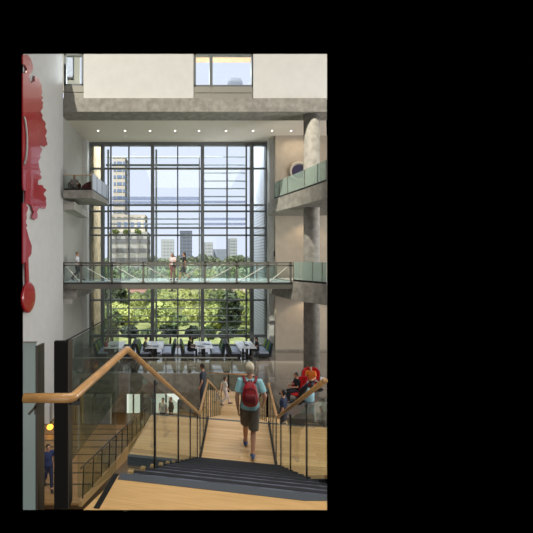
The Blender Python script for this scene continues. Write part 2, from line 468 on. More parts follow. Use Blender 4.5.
def block(label, px0, px1, y0, y1, D, depth, wall, band, nb, group=None, vert=0, cat='building', name='tower_block', roof=None):
    """a distant building: a body, bands of glazing storey by storey (or window strips), a roof parapet"""
    x0, x1, zt_, zb = X(px0, D), X(px1, D), Z(y0, D), Z(y1, D)
    zb = min(zb, -2.2)
    r = root(name, ((x0 + x1) / 2, D + depth / 2, zb), 0, label, cat, group)
    MB().box(x0, x1, D, D + depth, zb, zt_).build('wall', wall, r)
    h = (zt_ - zb) / (nb + .5)
    e = (x1 - x0) * .004 + .1
    for i in range(nb):
        z = zb + h * (i + .55)
        MB().box(x0 + (x1 - x0) * .06, x1 + e, D - e, D + depth - .4, z, z + h * .45).build('window_band', band, r)
    for i in range(vert):
        x = x0 + (x1 - x0) * (i + .6) / vert
        MB().box(x - (x1 - x0) * .04, x + (x1 - x0) * .04, D - e * 1.6, D, zb, zt_).build('pilaster', wall, r)
    MB().box(x0 - .15, x1 + .15, D - .15, D + depth + .15, zt_, zt_ + h * .18 + .2).build('parapet', roof or wall, r)
    return r


tan = mat('tan_facade', (224, 214, 204), .8); blue = mat('blue_facade_glass', (140, 158, 196), .4)
hz = mat('hazy_facade', (186, 192, 206), .9); hzb = mat('hazy_blue_glass', (176, 186, 204), .6); hw = mat('hazy_white_facade', (226, 229, 234), .9); hd = mat('dark_blue_tower_facade', (140, 148, 168), .9); hdb = mat('dark_tower_glass', (112, 122, 146), .6)  # distance haze is mixed into the hazy facade colours
grey = mat('grey_banded_facade', (168, 166, 166), .8); greyd = mat('grey_band_dark', (112, 112, 118), .8)  # second grey is darker, for the window bands
block('tall tan tower with blue glazed bands at the left of the big window', 113, 125, 158, 262, 150, 8, tan, blue, 17, vert=2)
block('tan and blue glazed block above the grey banded building', 112, 145, 217, 262, 126, 10, tan, blue, 6, vert=5)
block('low grey building of long horizontal bands with planting on its roof', 108, 147, 234, 266, 110, 12, grey, greyd, 5)
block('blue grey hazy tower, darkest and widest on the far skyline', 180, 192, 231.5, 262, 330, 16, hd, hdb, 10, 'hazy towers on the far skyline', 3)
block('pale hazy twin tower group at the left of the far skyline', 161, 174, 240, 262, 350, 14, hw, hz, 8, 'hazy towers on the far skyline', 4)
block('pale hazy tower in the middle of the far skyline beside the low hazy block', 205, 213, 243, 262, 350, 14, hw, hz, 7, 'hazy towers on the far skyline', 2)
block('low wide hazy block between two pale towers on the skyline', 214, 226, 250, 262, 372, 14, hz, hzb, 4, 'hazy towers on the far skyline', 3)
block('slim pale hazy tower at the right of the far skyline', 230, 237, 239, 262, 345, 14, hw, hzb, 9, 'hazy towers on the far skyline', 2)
block('low pinkish brick house among the trees left of the middle', 127, 150, 289, 300, 78, 6, mat('pink_brick', (196, 150, 140), .9), greyd, 1, None, 0, 'building', 'low_house', mat('red_roof', (186, 96, 84), .9))
block('low pale pink wall building among the trees at the right', 212, 247, 289, 298, 80, 5, mat('pale_stucco', (220, 200, 190), .9), greyd, 1, None, 5, 'building', 'low_house')

LEAF = {k: mat('leaf_' + k, a, .7, var=.0, scale=.7, rgb2=b) for k, a, b in (
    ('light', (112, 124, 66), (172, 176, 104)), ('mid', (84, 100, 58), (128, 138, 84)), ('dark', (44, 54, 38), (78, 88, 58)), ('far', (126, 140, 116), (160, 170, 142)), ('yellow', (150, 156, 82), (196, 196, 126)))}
M['bark'] = mat('bark', (86, 72, 56), .9, var=.2, scale=8)


def tree(label, px, py, rpx, D, kind, n=1500, leaf=.5, name='tree', tall=1.0, cat='tree', group='trees and shrubs beyond the window'):
    c = at(px, py, D); rr = rpx / 350 * D
    r = root(name, (c.x, D, -2.2), 0, label, cat, group)
    lumps = [(c + Vector((random.uniform(-.65, .65) * rr, random.uniform(-.5, .5) * rr, random.uniform(-.6, .6) * rr * tall)), rr * random.uniform(.38, .6)) for _ in range(9)] + [(c, rr * .72)]
    mb = MB(); V = mb.bm.verts
    for k in range(n):
        q, s = random.choice(lumps)
        d = Vector((random.gauss(0, 1), random.gauss(0, 1), random.gauss(0, 1))).normalized()
        p = q + Vector((d.x, d.y, d.z * tall)) * s * random.uniform(.75, 1.03)
        p.z = max(p.z, -2.15)
        a = (d + Vector((random.gauss(0, .6), random.gauss(0, .6), random.gauss(0, .6)))).normalized()
        u = a.orthogonal().normalized(); v = a.cross(u); t = random.uniform(0, 6.28)
        u, v = u * math.cos(t) + v * math.sin(t), v * math.cos(t) - u * math.sin(t)
        l = leaf * random.uniform(.6, 1.3)
        mb._f([V.new(p - u * l), V.new(p + v * l * .5), V.new(p + u * l), V.new(p - v * l * .5)])
    mb.build('crown', LEAF[kind], r)
    t = MB(); zc = max(c.z, -1.6)
    t.tube([(c.x, D, -2.2), (c.x + .05 * rr, D, (zc - 2.2) / 2), (c.x, D, zc)], [rr * .09 + .05, rr * .07 + .04, rr * .04 + .02], 8)
    for k in range(4):
        a = k * 1.6 + px; t.tube([(c.x, D, zc - rr * .35), (c.x + math.cos(a) * rr * .5, D + math.sin(a) * rr * .5, zc + rr * .2)], [rr * .035 + .02, .02], 6)
    t.build('trunk', M['bark'], r, True)
    return r


far = [(112, 259), (124, 261), (136, 259), (150, 260), (163, 262), (176, 260), (189, 261), (202, 259), (215, 261), (228, 260), (241, 260), (252, 261)]
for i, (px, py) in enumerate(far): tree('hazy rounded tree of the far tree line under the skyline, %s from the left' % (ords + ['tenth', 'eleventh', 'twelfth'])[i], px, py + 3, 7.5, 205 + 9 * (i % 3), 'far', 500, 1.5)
for i, px in enumerate((116, 127, 138)): tree('small roof garden shrub on the grey banded building, %s from the left' % ords[i], px, 231.5, 3.4, 108, 'mid', 220, .5, 'roof_shrub', .6, 'shrub')
row2 = [(110, 276, 'mid'), (124, 275, 'far'), (140, 276, 'mid'), (156, 274, 'far'), (172, 278, 'light'), (190, 274, 'far'), (206, 277, 'light'), (221, 274, 'far'), (236, 277, 'mid'), (250, 274, 'far')]
for i, (px, py, k) in enumerate(row2): tree('broad green tree in the second row of trees, %s from the left' % (ords + ['tenth'])[i], px, py, 10.5, 88 + 6 * (i % 3), k, 900, .75)
row3 = [(114, 297, 'dark', 13), (132, 303, 'light', 13), (150, 300, 'mid', 12), (166, 303, 'light', 14), (184, 300, 'yellow', 13), (206, 304, 'light', 14), (246, 303, 'light', 13), (219, 297, 'mid', 11)]
for i, (px, py, k, q) in enumerate(row3): tree('sunlit leafy tree of the middle row behind the tables, %s from the left' % ords[i], px, py, q, 62 + 4 * (i % 3), k, 1700, .5)
row4 = [(108, 318, 'mid', 12), (122, 314, 'yellow', 12), (141, 319, 'light', 13), (160, 316, 'light', 14), (178, 321, 'mid', 12), (194, 317, 'yellow', 11), (214, 317, 'light', 14), (248, 316, 'light', 10)]
for i, (px, py, k, q) in enumerate(row4): tree('near sunlit shrub just beyond the window, %s from the left' % ords[i], px, py, q, 43 + 3 * (i % 3), k, 1900, .3, 'shrub', .9, 'shrub')
tree('dark evergreen tree standing at the right of the garden', 233, 310, 14, 41, 'dark', 2600, .3, 'evergreen_tree', 1.5)
row5 = [(112, 331, 'dark'), (130, 332, 'dark'), (150, 332, 'mid'), (170, 331, 'dark'), (192, 332, 'dark'), (208, 333, 'mid'), (228, 333, 'dark'), (246, 333, 'light')]
for i, (px, py, k) in enumerate(row5): tree('low dark hedge bush at the foot of the big window, %s from the left' % ords[i], px, py, 9, 34, k, 1100, .2, 'hedge_bush', .6, 'shrub')

# ------------------------------------------------------------------ red wall relief on the left wall
def rel(px, py, x):
    D = abs(x) * 350 / (178 - px); return Vector((x, D, EYE - (py - 259) / 350 * D))
r = root('wall_relief', (WL, 15.8, Z(260, 15.8)), 0, 'tall red cut-out metal relief with ragged edge and hanging disc on white wall', 'wall art')
xs = WL + .12
outl = [(23, 55), (28, 55), (31, 59), (33, 65), (33.3, 70), (30.5, 73), (29, 77), (31, 83), (34.5, 81), (35, 76), (39, 79), (41.5, 85), (42.3, 93), (42.5, 105), (41.3, 113), (43, 120), (46, 124), (46.8, 130), (45, 136),
        (46.5, 141), (47.5, 145), (45, 147), (41, 144), (41.4, 152), (39.5, 159), (39, 165), (41, 172), (41.3, 179), (38, 181), (38, 185), (42.5, 185), (46.5, 190), (44, 195), (46.4, 199), (45, 209), (40.5, 207), (37, 212), (37.5, 218), (34.5, 220), (32, 218), (34, 212), (31.5, 206), (27.3, 203),
        (27, 230), (29, 238), (32, 246), (31.5, 254), (28.5, 258), (28.8, 270), (29.4, 284), (26.6, 284), (25.6, 262), (23, 264)]
hole1 = [(23, 64), (25, 65), (27, 69), (26.4, 72.5), (23, 73)]
rag = []
for (a0, b0), (a1, b1) in zip(outl, outl[1:]):
    rag.append((a0, b0))
    if 90 < b0 < 215:
        nseg = int(max(1, abs(b1 - b0) + abs(a1 - a0)) // 2.2)
        for q in range(1, nseg): rag.append((a0 + (a1 - a0) * q / nseg + random.choice((-1.1, .9, -.4, .5)), b0 + (b1 - b0) * q / nseg))
mb = MB(); pts = [rel(a, b, xs) for a, b in rag] + [rel(23, 264, xs)]
# left border with its openings
pts += [rel(23, 203, xs), rel(25.3, 203, xs), rel(25.8, 191, xs), rel(23.6, 190, xs), rel(23, 186, xs), rel(23, 73.5, xs), rel(26.4, 72.5, xs), rel(27.2, 69, xs), rel(25, 65, xs), rel(23, 64, xs)]
from mathutils.geometry import tessellate_polygon
va = [mb.bm.verts.new(p) for p in pts]; vb = [mb.bm.verts.new(p + Vector((-.05, 0, 0))) for p in pts]
for t in tessellate_polygon([[Vector((p.y, p.z, 0)) for p in pts]]): mb._f([va[i] for i in t]); mb._f([vb[i] for i in t[::-1]])
for i in range(len(pts)): mb._f([va[i], va[(i + 1) % len(pts)], vb[(i + 1) % len(pts)], vb[i]])
mb.build('cutout_sheet', M['red'], r)
mb = MB(); c = rel(29.2, 297.5, xs + .03); rad = .66
mb.tube([c + Vector((-.07, 0, 0)), c, c + Vector((.03, 0, 0)), c + Vector((.05, 0, 0))], [rad, rad, rad * .92, rad * .5], 40).build('hanging_disc', M['red'], r, False)
ring = MB(); c2 = rel(22.5, 139, xs + .05)
ring.tube([c2 + Vector((0, .45 * math.cos(t) , 1.05 * math.sin(t))) for t in [R(-70 + 10 * k) for k in range(15)]], .045, 8).build('curved_wire', M['framelight'], r, True)
for (a, b) in ((36, 100), (36, 160), (40, 192), (28.5, 245)):
    p = rel(a, b, xs); MB().bar((WL, p.y, p.z), (xs - .05, p.y, p.z), .05, .05).build('standoff', M['framelight'], r)

# ------------------------------------------------------------------ balconies
def guard_run(r, pts, z0, h, mt, posts=True, rail=None, rail_r=.02, post_ix=None):
    """glass panels between the points of a plan line, with a base channel and posts"""
    for i in range(len(pts) - 1):
        (x0, y0), (x1, y1) = pts[i], pts[i + 1]
        g = .03
        v = Vector((x1 - x0, y1 - y0, 0)); L = v.length; u = v / L
        a, b = Vector((x0, y0, 0)) + u * g, Vector((x1, y1, 0)) - u * g
        MB().bar((a.x, a.y, z0 + h / 2), (b.x, b.y, z0 + h / 2), .016, h).build('glass_panel', mt, r)
        MB().bar((x0, y0, z0 + .05), (x1, y1, z0 + .05), .05, .10).build('base_channel', M['black'], r)
        if rail: MB().tube([(x0, y0, z0 + h), (x1, y1, z0 + h)], rail_r, 8).build('handrail', rail, r)
    if posts:
        for i, (x, y) in enumerate(pts):
            if post_ix is None or i in post_ix: MB().box(x - .022, x + .022, y - .022, y + .022, z0 - .15, z0 + h).build('post', M['steelgrey'], r)


# upper left balcony
zb = EYE + 3.86
r = root('balcony', (-5.7, 21.5, zb), 0, 'upper left concrete balcony with glass guard beside white wall', 'balcony')
MB().hexa([(-6.45, 19.65, zb - .42), (-4.80, 19.65, zb - .42), (-4.62, 23.4, zb - .24), (-6.84, 23.4, zb - .24), (-6.45, 19.6, zb), (-4.80, 19.6, zb), (-4.62, 23.4, zb), (-6.84, 23.4, zb)]).build('slab', M['conc'], r)
guard_run(r, [(-6.42, 19.68), (-4.86, 19.68)], zb, .86, M['glass'], rail=M['oakrail'])
guard_run(r, [(-4.84, 19.72), (-4.8, 20.7), (-4.74, 21.8), (-4.68, 23.0), (-4.66, 23.36)], zb, 1.0, glass('white_guard_glass', (205, 215, 228), 1.0, haze=.62, haze_rgb=(226, 232, 242)))
# deeper slabs of the left recess, seen below the balconies
o = MB().hexa([(-6.84, 20.2, zb - 1.0), (-6.0, 20.2, zb - 1.0), (-6.3, 24.5, zb - 1.0), (-6.84, 24.5, zb - 1.0), (-6.84, 20.2, zb - .55), (-6.0, 20.2, zb - .55), (-6.3, 24.5, zb - .55), (-6.84, 24.5, zb - .55)]).build('trim_5', M['wallgrey']); struct(o)
o = MB().box(-6.84, -6.05, 20.7, 25.2, 4.1, 4.66).build('trim_6', M['conc']); struct(o)
o = MB().box(-6.84, -6.2, 20.3, 20.6, 3.86, 4.1).build('trim_7', M['wallgrey']); struct(o)

# right upper balcony
r = root('balcony', (8, 20, zb - .84), 0, 'upper right concrete balcony with curved edge and green glass guard', 'balcony')
edge = [(6.28, 24.4), (6.16, 23.4), (6.18, 22.7), (6.30, 22.0), (6.52, 21.2), (6.86, 19.7), (7.37, 17.3)]
MB().prism(edge + [(10.35, 24.3)], zb - .84, zb).build('slab', M['conc'], r)
def inset(pts, k=.05): return [(x + k, y) for x, y in pts]
guard_run(r, inset([(6.2, 22.7), (6.32, 22.0), (6.56, 21.1), (6.95, 19.35), (7.2, 18.15), (7.34, 17.4)]), zb, 1.08, M['glassgreen'])
# right middle balcony
zm = 5.16
r = root('balcony', (8, 20, zm - 1.1), 0, 'middle right concrete balcony with curved underside edge at the footbridge end', 'balcony')
edge = [(6.38, 24.4), (6.38, 23.0), (6.46, 21.8), (6.70, 20.5), (7.10, 19.3), (7.66, 18.0)]
MB().prism(edge + [(10.35, 24.3)], zm - 1.10, zm).build('slab', M['conc'], r)
guard_run(r, inset([(6.70, 20.45), (6.90, 19.8), (7.24, 18.95), (7.50, 18.3), (7.62, 18.02)]), zm, 1.12, M['glassgreen'], post_ix=(0, 2, 3))
# column
r = root('column', (7.9, 20.7, 0), 0, 'tall round grey concrete column at the right behind the balconies', 'column')
MB().tube([(7.9, 20.7, 0), (7.9, 20.7, 14.92)], .45, 40).build('shaft', M['conc'], r, True)
o = MB().box(X(274, 24.6), X(277, 24.6), 24.60, 24.69, Z(256.5, 24.6), Z(251, 24.6)).build('wall_speaker', M['seatdark']); tag(o, 'small dark square wall device beside the big window above the footbridge', 'wall device')

# ------------------------------------------------------------------ footbridge
DB = 20.5
r = root('footbridge', (0, DB + 1.4, 4.6), 0, 'glass-sided steel truss footbridge spanning the hall in front of the window', 'footbridge')
x0, x1 = -6.80, 6.68
MB().box(x0, x1, DB, DB + 3.0, zm - .08, zm).build('deck', mat('pale_bridge_deck', (176, 196, 196), .12), r)
MB().box(x0, x1, DB - .05, DB + .1, 4.70, 4.98).build('bottom_chord', M['steelgrey'], r)
MB().box(x0, x1, DB - .06, DB + .12, 4.98, 5.08).build('bottom_flange', M['steeldark'], r)
MB().box(x0, x1, DB + 2.9, DB + 3.05, 4.70, 5.08).build('bottom_chord', M['steelgrey'], r)
for z in (6.23, 6.08): MB().box(x0, x1, DB - .06, DB + .06, z - .04, z + .04).build('top_chord', M['steelgrey'], r)
MB().box(x0, x1, DB + 2.94, DB + 3.02, 6.10, 6.22).build('top_chord', M['steelgrey'], r)
vx = [X(p, DB) for p in (63.5, 81.3, 112, 143.3, 174, 205, 236.6, 268.3, 290.6)]
for x in vx:
    MB().box(x - .05, x + .05, DB - .06, DB + .06, 4.75, 6.28).build('vertical', M['steelgrey'], r)
    MB().box(x - .13, x + .13, DB - .08, DB + .08, 6.02, 6.10).build('gusset', M['steeldark'], r)
    MB().box(x - .04, x + .04, DB + 2.94, DB + 3.02, 4.75, 6.2).build('vertical', M['steelgrey'], r)
for i in range(8):
    a, b = vx[i], vx[i + 1]
    za, zc = (6.08, 5.12) if i < 4 else (5.12, 6.08)
    MB().tube([(a + .08, DB, za), (b - .08, DB, zc)], .024, 8).build('diagonal_rod', M['rod'], r)
    MB().box(a + .06, b - .06, DB + .14, DB + .155, zm + .02, 6.05).build('glass_panel', M['glassgreen2'] if 'glassgreen2' in M else M.setdefault('glassgreen2', glass('bridge_glass', (246, 250, 248), 0.7, haze=.03, haze_rgb=(205, 224, 220))), r)
    MB().box(a + .06, b - .06, DB + 2.86, DB + 2.875, zm + .02, 6.05).build('glass_panel', M['glassgreen2'], r)

# ------------------------------------------------------------------ the stair in its own frame: x across (lat), y along (s), turned a little to the right
A = -math.atan(62 / 350)
ST = Matrix.Translation((0, 0, 0)) @ Matrix.Rotation(A, 4, 'Z')
def S(lat, s, z): return ST @ Vector((lat, s, z))
def S2(lat, s): v = S(lat, s, 0); return (v.x, v.y)
ZL, ZP, Z2 = EYE - 1.6, EYE - 3.6, .65          # landing, platform, second landing
def LL(s): return -.876 + .116 * (s - 2.49) / 3.54      # left edge of the upper flight
def LR(s): return .86 - .19 * (s - 2.49) / 3.54         # right edge
def cutR(lat, s):                              # right-hand end of what is built near the camera
    v = S(lat, s, 0); return v.x <= .4257 * v.y
def right_end(s):
    lat = LR(s)
    while lat > -.5 and not cutR(lat, s): lat -= .005
    return lat


def cut(poly, drop):
    """plan outline kept to the part of the place the photograph takes in"""
    for f in (lambda p: .4257 * p[1] - p[0], lambda p: p[1] - drop * 350 / 251):
        out = []
        for a, b in zip(poly, poly[1:] + poly[:1]):
            fa, fb = f(a), f(b)
            if fa >= 0: out.append(a)
            if (fa >= 0) != (fb >= 0):
                t = fa / (fa - fb); out.append((a[0] + (b[0] - a[0]) * t, a[1] + (b[1] - a[1]) * t))
        poly = out
        if len(poly) < 3: return None
    return poly


def slab(name, poly, z0, z1, m, r):
    a, b = cut(poly, EYE - z1), cut(poly, EYE - z0)
    if not a or not b: return
    if len(a) != len(b): b = a = b
    mb = MB(); n = len(a)
    va = [mb.bm.verts.new((x, y, z0)) for x, y in b]; vb = [mb.bm.verts.new((x, y, z1)) for x, y in a]
    mb._f(va[::-1]); mb._f(vb)
    for i in range(n): mb._f([va[i], va[(i + 1) % n], vb[(i + 1) % n], vb[i]])
    return mb.build(name, m, r)


r = root('staircase', S(0, 4.3, 0), A, 'wide oak and dark grey staircase descending from the foreground landing', 'staircase')
n = 12; rise = (ZL - ZP) / n; go = (6.03 - 2.49) / (n - 1)
# landing
slab('landing', [S2(LL(2.49), 2.49), S2(LR(2.49), 2.49), (1.6, 1.9), (-.90, 1.6)], ZL - .05, ZL, M['oakplain'], r)
slab('landing_nosing', [S2(LL(2.49), 2.425), S2(LR(2.42), 2.425), S2(LR(2.50), 2.50), S2(LL(2.49), 2.50)], ZL - .06, ZL + .003, M['nosing'], r)
for i in range(1, n):
    s0, s1 = 2.49 + go * (i - 1), 2.49 + go * i; z = ZL - rise * i
    td = slab('tread', [S2(LL(s0), s0 - .0), S2(LR(s0), s0 - .0), S2(LR(s1), s1), S2(LL(s1), s1)], z - .05, z, M['tread'], r)
    slab('tread_nosing', [S2(LL(s1), s1 - .028), S2(LR(s1), s1 - .028), S2(LR(s1), s1 + .004), S2(LL(s1), s1 + .004)], z - .055, z + .003, M['treadedge'], td or r)
    MB().prism([S2(LL(s1) - .045, s1 - .05), S2(LL(s1) - .003, s1 - .05), S2(LL(s1) - .003, s1 + .0), S2(LL(s1) - .045, s1)], z - .05, z + .02).build('tread_end_clip', M['oaklight'], td or r)
# platform: oak, wide, reaching left and right of the guards
plat = [(-1.05, 6.05), S2(-.76, 6.03), S2(.67, 6.03), (2.50, 5.88), (3.19, 7.49), S2(.9, 7.90), S2(-2.02, 7.90)]
v = [S2(-2.02, 6.20), S2(-2.02, 7.90), S2(1.58, 7.90), (3.18, 7.48), (2.48, 5.83), S2(.67, 6.03), S2(-.80, 6.03), S2(-.80, 6.20)]
MB().prism(v, ZP - .06, ZP).build('platform', M['oak'], r)
MB().prism([S2(-2.02, 7.86), S2(1.58, 7.86), S2(1.58, 7.92), S2(-2.02, 7.92)], ZP - .14, ZP + .004).build('platform_nosing', M['nosing'], r)
MB().prism([S2(-2.02, 6.12), S2(-.8, 6.12), S2(-.8, 6.20), S2(-2.02, 6.20)], ZP - .16, ZP + .004).build('platform_nosing', M['nosing'], r)
# risers between the treads
for i in range(1, n - 1):
    s0 = 2.49 + go * i; z = ZL - rise * i
    slab('riser', [S2(LL(s0), s0 - .03), S2(LR(s0), s0 - .03), S2(LR(s0), s0), S2(LL(s0), s0)], z - rise, z - .06, M['tread'], r)
# stringers
for sd, fn in ((-1, LL),):
    MB().hexa([S(fn(2.6) - .02, 2.6, ZL - .36), S(fn(2.6), 2.6, ZL - .36), S(fn(6.0), 6.1, ZP - .3), S(fn(6.0) - .02, 6.1, ZP - .3),
               S(fn(2.6) - .02, 2.6, ZL - .16), S(fn(2.6), 2.6, ZL - .16), S(fn(6.0), 6.1, ZP - .02), S(fn(6.0) - .02, 6.1, ZP - .02)]).build('stringer', M['black'], r)
# base shoe of the glass along the landing's left edge
g0_, g1_ = at(98, 509, 1.60 * 350 / 250), S(LL(2.49) - .01, 2.49, ZL)
MB().bar(g0_ + Vector((-.012, .004, -.004)), g1_ + Vector((-.02, 0, -.004)), .040, .012).build('glass_shoe', M['black'], r)
# second flight and second landing
n2 = 13; rise2 = (ZP - Z2) / n2; go2 = (12.7 - 7.92) / (n2 - 1)
for i in range(1, n2):
    s0, s1 = 7.92 + go2 * (i - 1), 7.92 + go2 * i; z = ZP - rise2 * i
    MB().prism([S2(-.74, s0), S2(.64, s0), S2(.64, s1 + .02), S2(-.74, s1 + .02)], z - .05, z).build('lower_tread', M['oak'], r)
MB().prism([S2(-1.5, 12.7), S2(.66, 12.7), S2(.66, 15.5), S2(-1.5, 15.5)], Z2 - .1, Z2).build('second_landing', M['oak'], r)
MB().prism([S2(.70, 11.2), S2(2.2, 11.2), S2(1.7, 14.0), S2(.70, 14.0)], .22, .30).build('side_landing', M['oak'], r)
# wooden stringers of the second flight
for lt in (-.78, .66):
    MB().hexa([S(lt, 7.92, ZP - .42), S(lt + .03, 7.92, ZP - .42), S(lt + .03, 12.7, Z2 - .32), S(lt, 12.7, Z2 - .32), S(lt, 7.92, ZP - .02), S(lt + .03, 7.92, ZP - .02), S(lt + .03, 12.7, Z2), S(lt, 12.7, Z2)]).build('oak_stringer', M['oaklight'], r)


def rail_tube(r, pts, rad=.024): 
    P = []
    pts = [Vector(p) for p in pts]
    for i, p in enumerate(pts):
        if 0 < i < len(pts) - 1:
            a, b = (pts[i - 1] - p), (pts[i + 1] - p); k = min(.022, a.length * .3, b.length * .3)
            P += [p + a.normalized() * k, p + (a.normalized() + b.normalized()) * k * .25, p + b.normalized() * k]
        else: P.append(p)
    return MB().tube(P, rad, 14).build('handrail', M['oakrail'], r, True)


def posts_and_glass(r, lat, svals, zf, h, mt, s0=None, s1=None, zoff=.0, pw=.018, brackets=True):
    for s in svals:
        l = lat(s); z = zf(s)
        MB().prism([S2(l - .008, s - pw), S2(l + .008, s - pw), S2(l + .008, s + pw), S2(l - .008, s + pw)], z - .1, z + h - .05).build('post', M['black'], r)
        if brackets: MB().bar(S(l, s, z + h - .11), S(l + (.0), s + .10, z + h - .11), .014, .014).build('bracket', M['black'], r)
    ss = [s0 if s0 is not None else svals[0]] + [s for s in svals] + [s1 if s1 is not None else svals[-1]]
    ss = sorted(set(ss))
    for a, b in zip(ss, ss[1:]):
        if b - a < .08: continue
        la, lb = lat(a + .03), lat(b - .03); za, zc = zf(a + .03), zf(b - .03)
        MB().hexa([S(la - .006, a + .03, za + .03), S(la + .006, a + .03, za + .03), S(lb + .006, b - .03, zc + .03), S(lb - .006, b - .03, zc + .03),
                   S(la - .006, a + .03, za + h - .10), S(la + .006, a + .03, za + h - .10), S(lb + .006, b - .03, zc + h - .10), S(lb - .006, b - .03, zc + h - .10)]).build('glass_panel', mt, r)


HR = .93
def zfl(s):                                     # walking line of the stair
    if s < 2.49: return ZL
    if s < 6.03: return ZL + (ZP - ZL) * (s - 2.49) / 3.54
    if s < 7.9: return ZP
    if s < 12.7: return ZP + (Z2 - ZP) * (s - 7.9) / 4.8
    return Z2
def latL(s): return -.84 + .12 * (min(max(s, 2.49), 6.03) - 2.49) / 3.54
def latR(s): return .79 - .165 * (min(max(s, 2.49), 6.03) - 2.49) / 3.54
# left guard of the first flight, with the oak rail that turns round the landing corner
r = root('stair_guard', S(-.85, 3, ZL - .5), A, 'glass stair guard with bent oak handrail at the left of the first flight', 'railing', 'glass guards of the staircase')
zr = ZL + HR
pA = at(24.2, 398, 1.69); pB = Vector((X(72, 1.69), 1.69, Z(398, 1.69))); pC = at(127, 349, 2.60); pD = at(199.5, 413.5, 6.07)
pE = S(-.70, 7.75, ZP + HR - .02)
rail_tube(r, [pA, pB, pC, pD, pE], .0228)
posts_and_glass(r, latL, [3.30, 4.40, 5.28, 6.0], zfl, HR, M['glass'], 2.55, 6.03)
MB().bar(at(36, 405, 1.68), at(36, 414, 1.68), .012, .012).build('bracket', M['bronze'], r)
MB().bar(at(29, 414, 1.68), at(36.5, 406, 1.68), .012, .012).build('bracket', M['bronze'], r)
MB().bar(at(70.5, 403, 1.72), at(79, 403, 1.80), .012, .02).build('bracket', M['black'], r)
MB().bar(at(78.5, 394, 1.80), at(78.5, 403.5, 1.80), .012, .012).build('bracket', M['black'], r)
MB().hexa([(-.66, 2.30, ZL + .03), (-.648, 2.30, ZL + .03), S(LL(2.49) - .022, 2.46, ZL + .03), S(LL(2.49) - .034, 2.46, ZL + .03), (-.66, 2.30, zr - .12), (-.648, 2.30, zr - .12), S(LL(2.49) - .022, 2.46, zr - .12), S(LL(2.49) - .034, 2.46, zr - .12)]).build('glass_panel', M['glass'], r)
# right guard of the first flight
r = root('stair_guard', S(.7, 5, ZP), A, 'glass stair guard with oak handrail at the right of the first flight', 'railing', 'glass guards of the staircase')
q0 = at(325.0, 380.6, 3.02)
rail_tube(r, [q0, at(277, 417.5, 5.93), S(.60, 7.7, ZP + HR)], .0235)
posts_and_glass(r, latR, [4.02, 4.95, 5.75], zfl, HR, M['glass'], 3.26, 6.03)
# guards of the platform and of the second flight
for lt, side in ((-.71, 'left'), (.62, 'right')):
    r = root('stair_guard', S(lt, 9, ZP - 1), A, 'slim black baluster guard with oak rail on the %s of the second flight' % side, 'railing', 'glass guards of the staircase')
    rail_tube(r, [S(lt, 7.72, ZP + HR), S(lt, 12.75, Z2 + HR), S(lt, 13.9, Z2 + HR)], .022)
    posts_and_glass(r, lambda s: lt, [6.3, 6.9, 7.5, 7.95], zfl, HR, M['glass'], 6.1, 7.95)
    posts_and_glass(r, lambda s: lt, [8.6, 9.3, 10.0, 10.8, 11.6, 12.6, 13.8], zfl, HR, M['glass'])
    MB().hexa([S(lt - .02, 6.08, ZP), S(lt + .02, 6.08, ZP), S(lt + .02, 7.9, ZP), S(lt - .02, 7.9, ZP), S(lt - .02, 6.08, ZP + .05), S(lt + .02, 6.08, ZP + .05), S(lt + .02, 7.9, ZP + .05), S(lt - .02, 7.9, ZP + .05)]).build('base_shoe', M['black'], r)
# guard across the far end of the second landing
r = root('landing_guard', at(232, 385, 15.4), A, 'oak topped glass guard across the far edge of the second landing', 'railing')
e0, e1 = S(-1.5, 15.4, Z2), S(.6, 15.4, Z2)
MB().tube([e0 + Vector((0, 0, .80)), e1 + Vector((0, 0, .80))], .028, 10).build('handrail', M['oakrail'], r, True)
for t in (0, .48, .97):
    p = e0.lerp(e1, t); MB().box(p.x - .03, p.x + .03, p.y - .03, p.y + .03, Z2 - .1, Z2 + .78).build('post', M['black'], r)
MB().bar(e0 + Vector((0, 0, .40)), e1 + Vector((0, 0, .40)), .012, .70).build('glass_panel', M['glass'], r)
# guard along the front edge of the reading floor
r = root('floor_guard', (-1.5, 19.86, 0), 0, 'low glass guard with slim rail along the front edge of the reading floor', 'railing')
xs_ = [-6.5, X(82, 19.86), X(122, 19.86), X(166, 19.86), X(188, 19.86), X(210, 19.86), X(232, 19.86), X(255, 19.86)]
for a, b in zip(xs_, xs_[1:]): MB().box(a + .03, b - .03, 19.85, 19.865, .02, .80).build('glass_panel', M['glass'], r)
for x in xs_: MB().box(x - .03, x + .03, 19.83, 19.89, 0, .82).build('post', M['steelgrey'], r)
MB().box(xs_[0], xs_[-1] - 1.0, 19.83, 19.89, .82, .87).build('handrail', M['sill'], r)

# ------------------------------------------------------------------ near left: plates and glass of the landing's side
r = root('steel_plate_post', at(59, 500, 2.8), 0, 'tall black steel plate post at the left behind the bent handrail', 'post')
MB().box(X(54, 2.8), X(68, 2.8), 2.8, 2.84, EYE - 2.0, Z(341.5, 2.8)).build('plate', M['blackplate'], r)
MB().hexa([(X(68, 2.8), 2.8, EYE - 2.0), (X(68.2, 2.8) + .005, 2.8, EYE - 2.0), (X(71, 2.86), 2.9, EYE - 2.0), (X(68, 2.84), 2.84, EYE - 2.0),
           (X(68, 2.8), 2.8, Z(341.5, 2.8)), (X(68.2, 2.8) + .005, 2.8, Z(341.5, 2.8)), (X(71, 2.86), 2.9, Z(341.5, 2.8)), (X(68, 2.84), 2.84, Z(341.5, 2.8))]).build('edge_strip', M['bronze'], r)
r = root('side_guard', at(95, 400, 3.5), A, 'level glass guard with thin dark top rail left of the staircase', 'railing')
g0, g1 = at(67.5, 340, 2.92), at(118.5, 312.6, 4.36)
MB().tube([g0, g1], .007, 8).build('top_rail', M['black'], r)
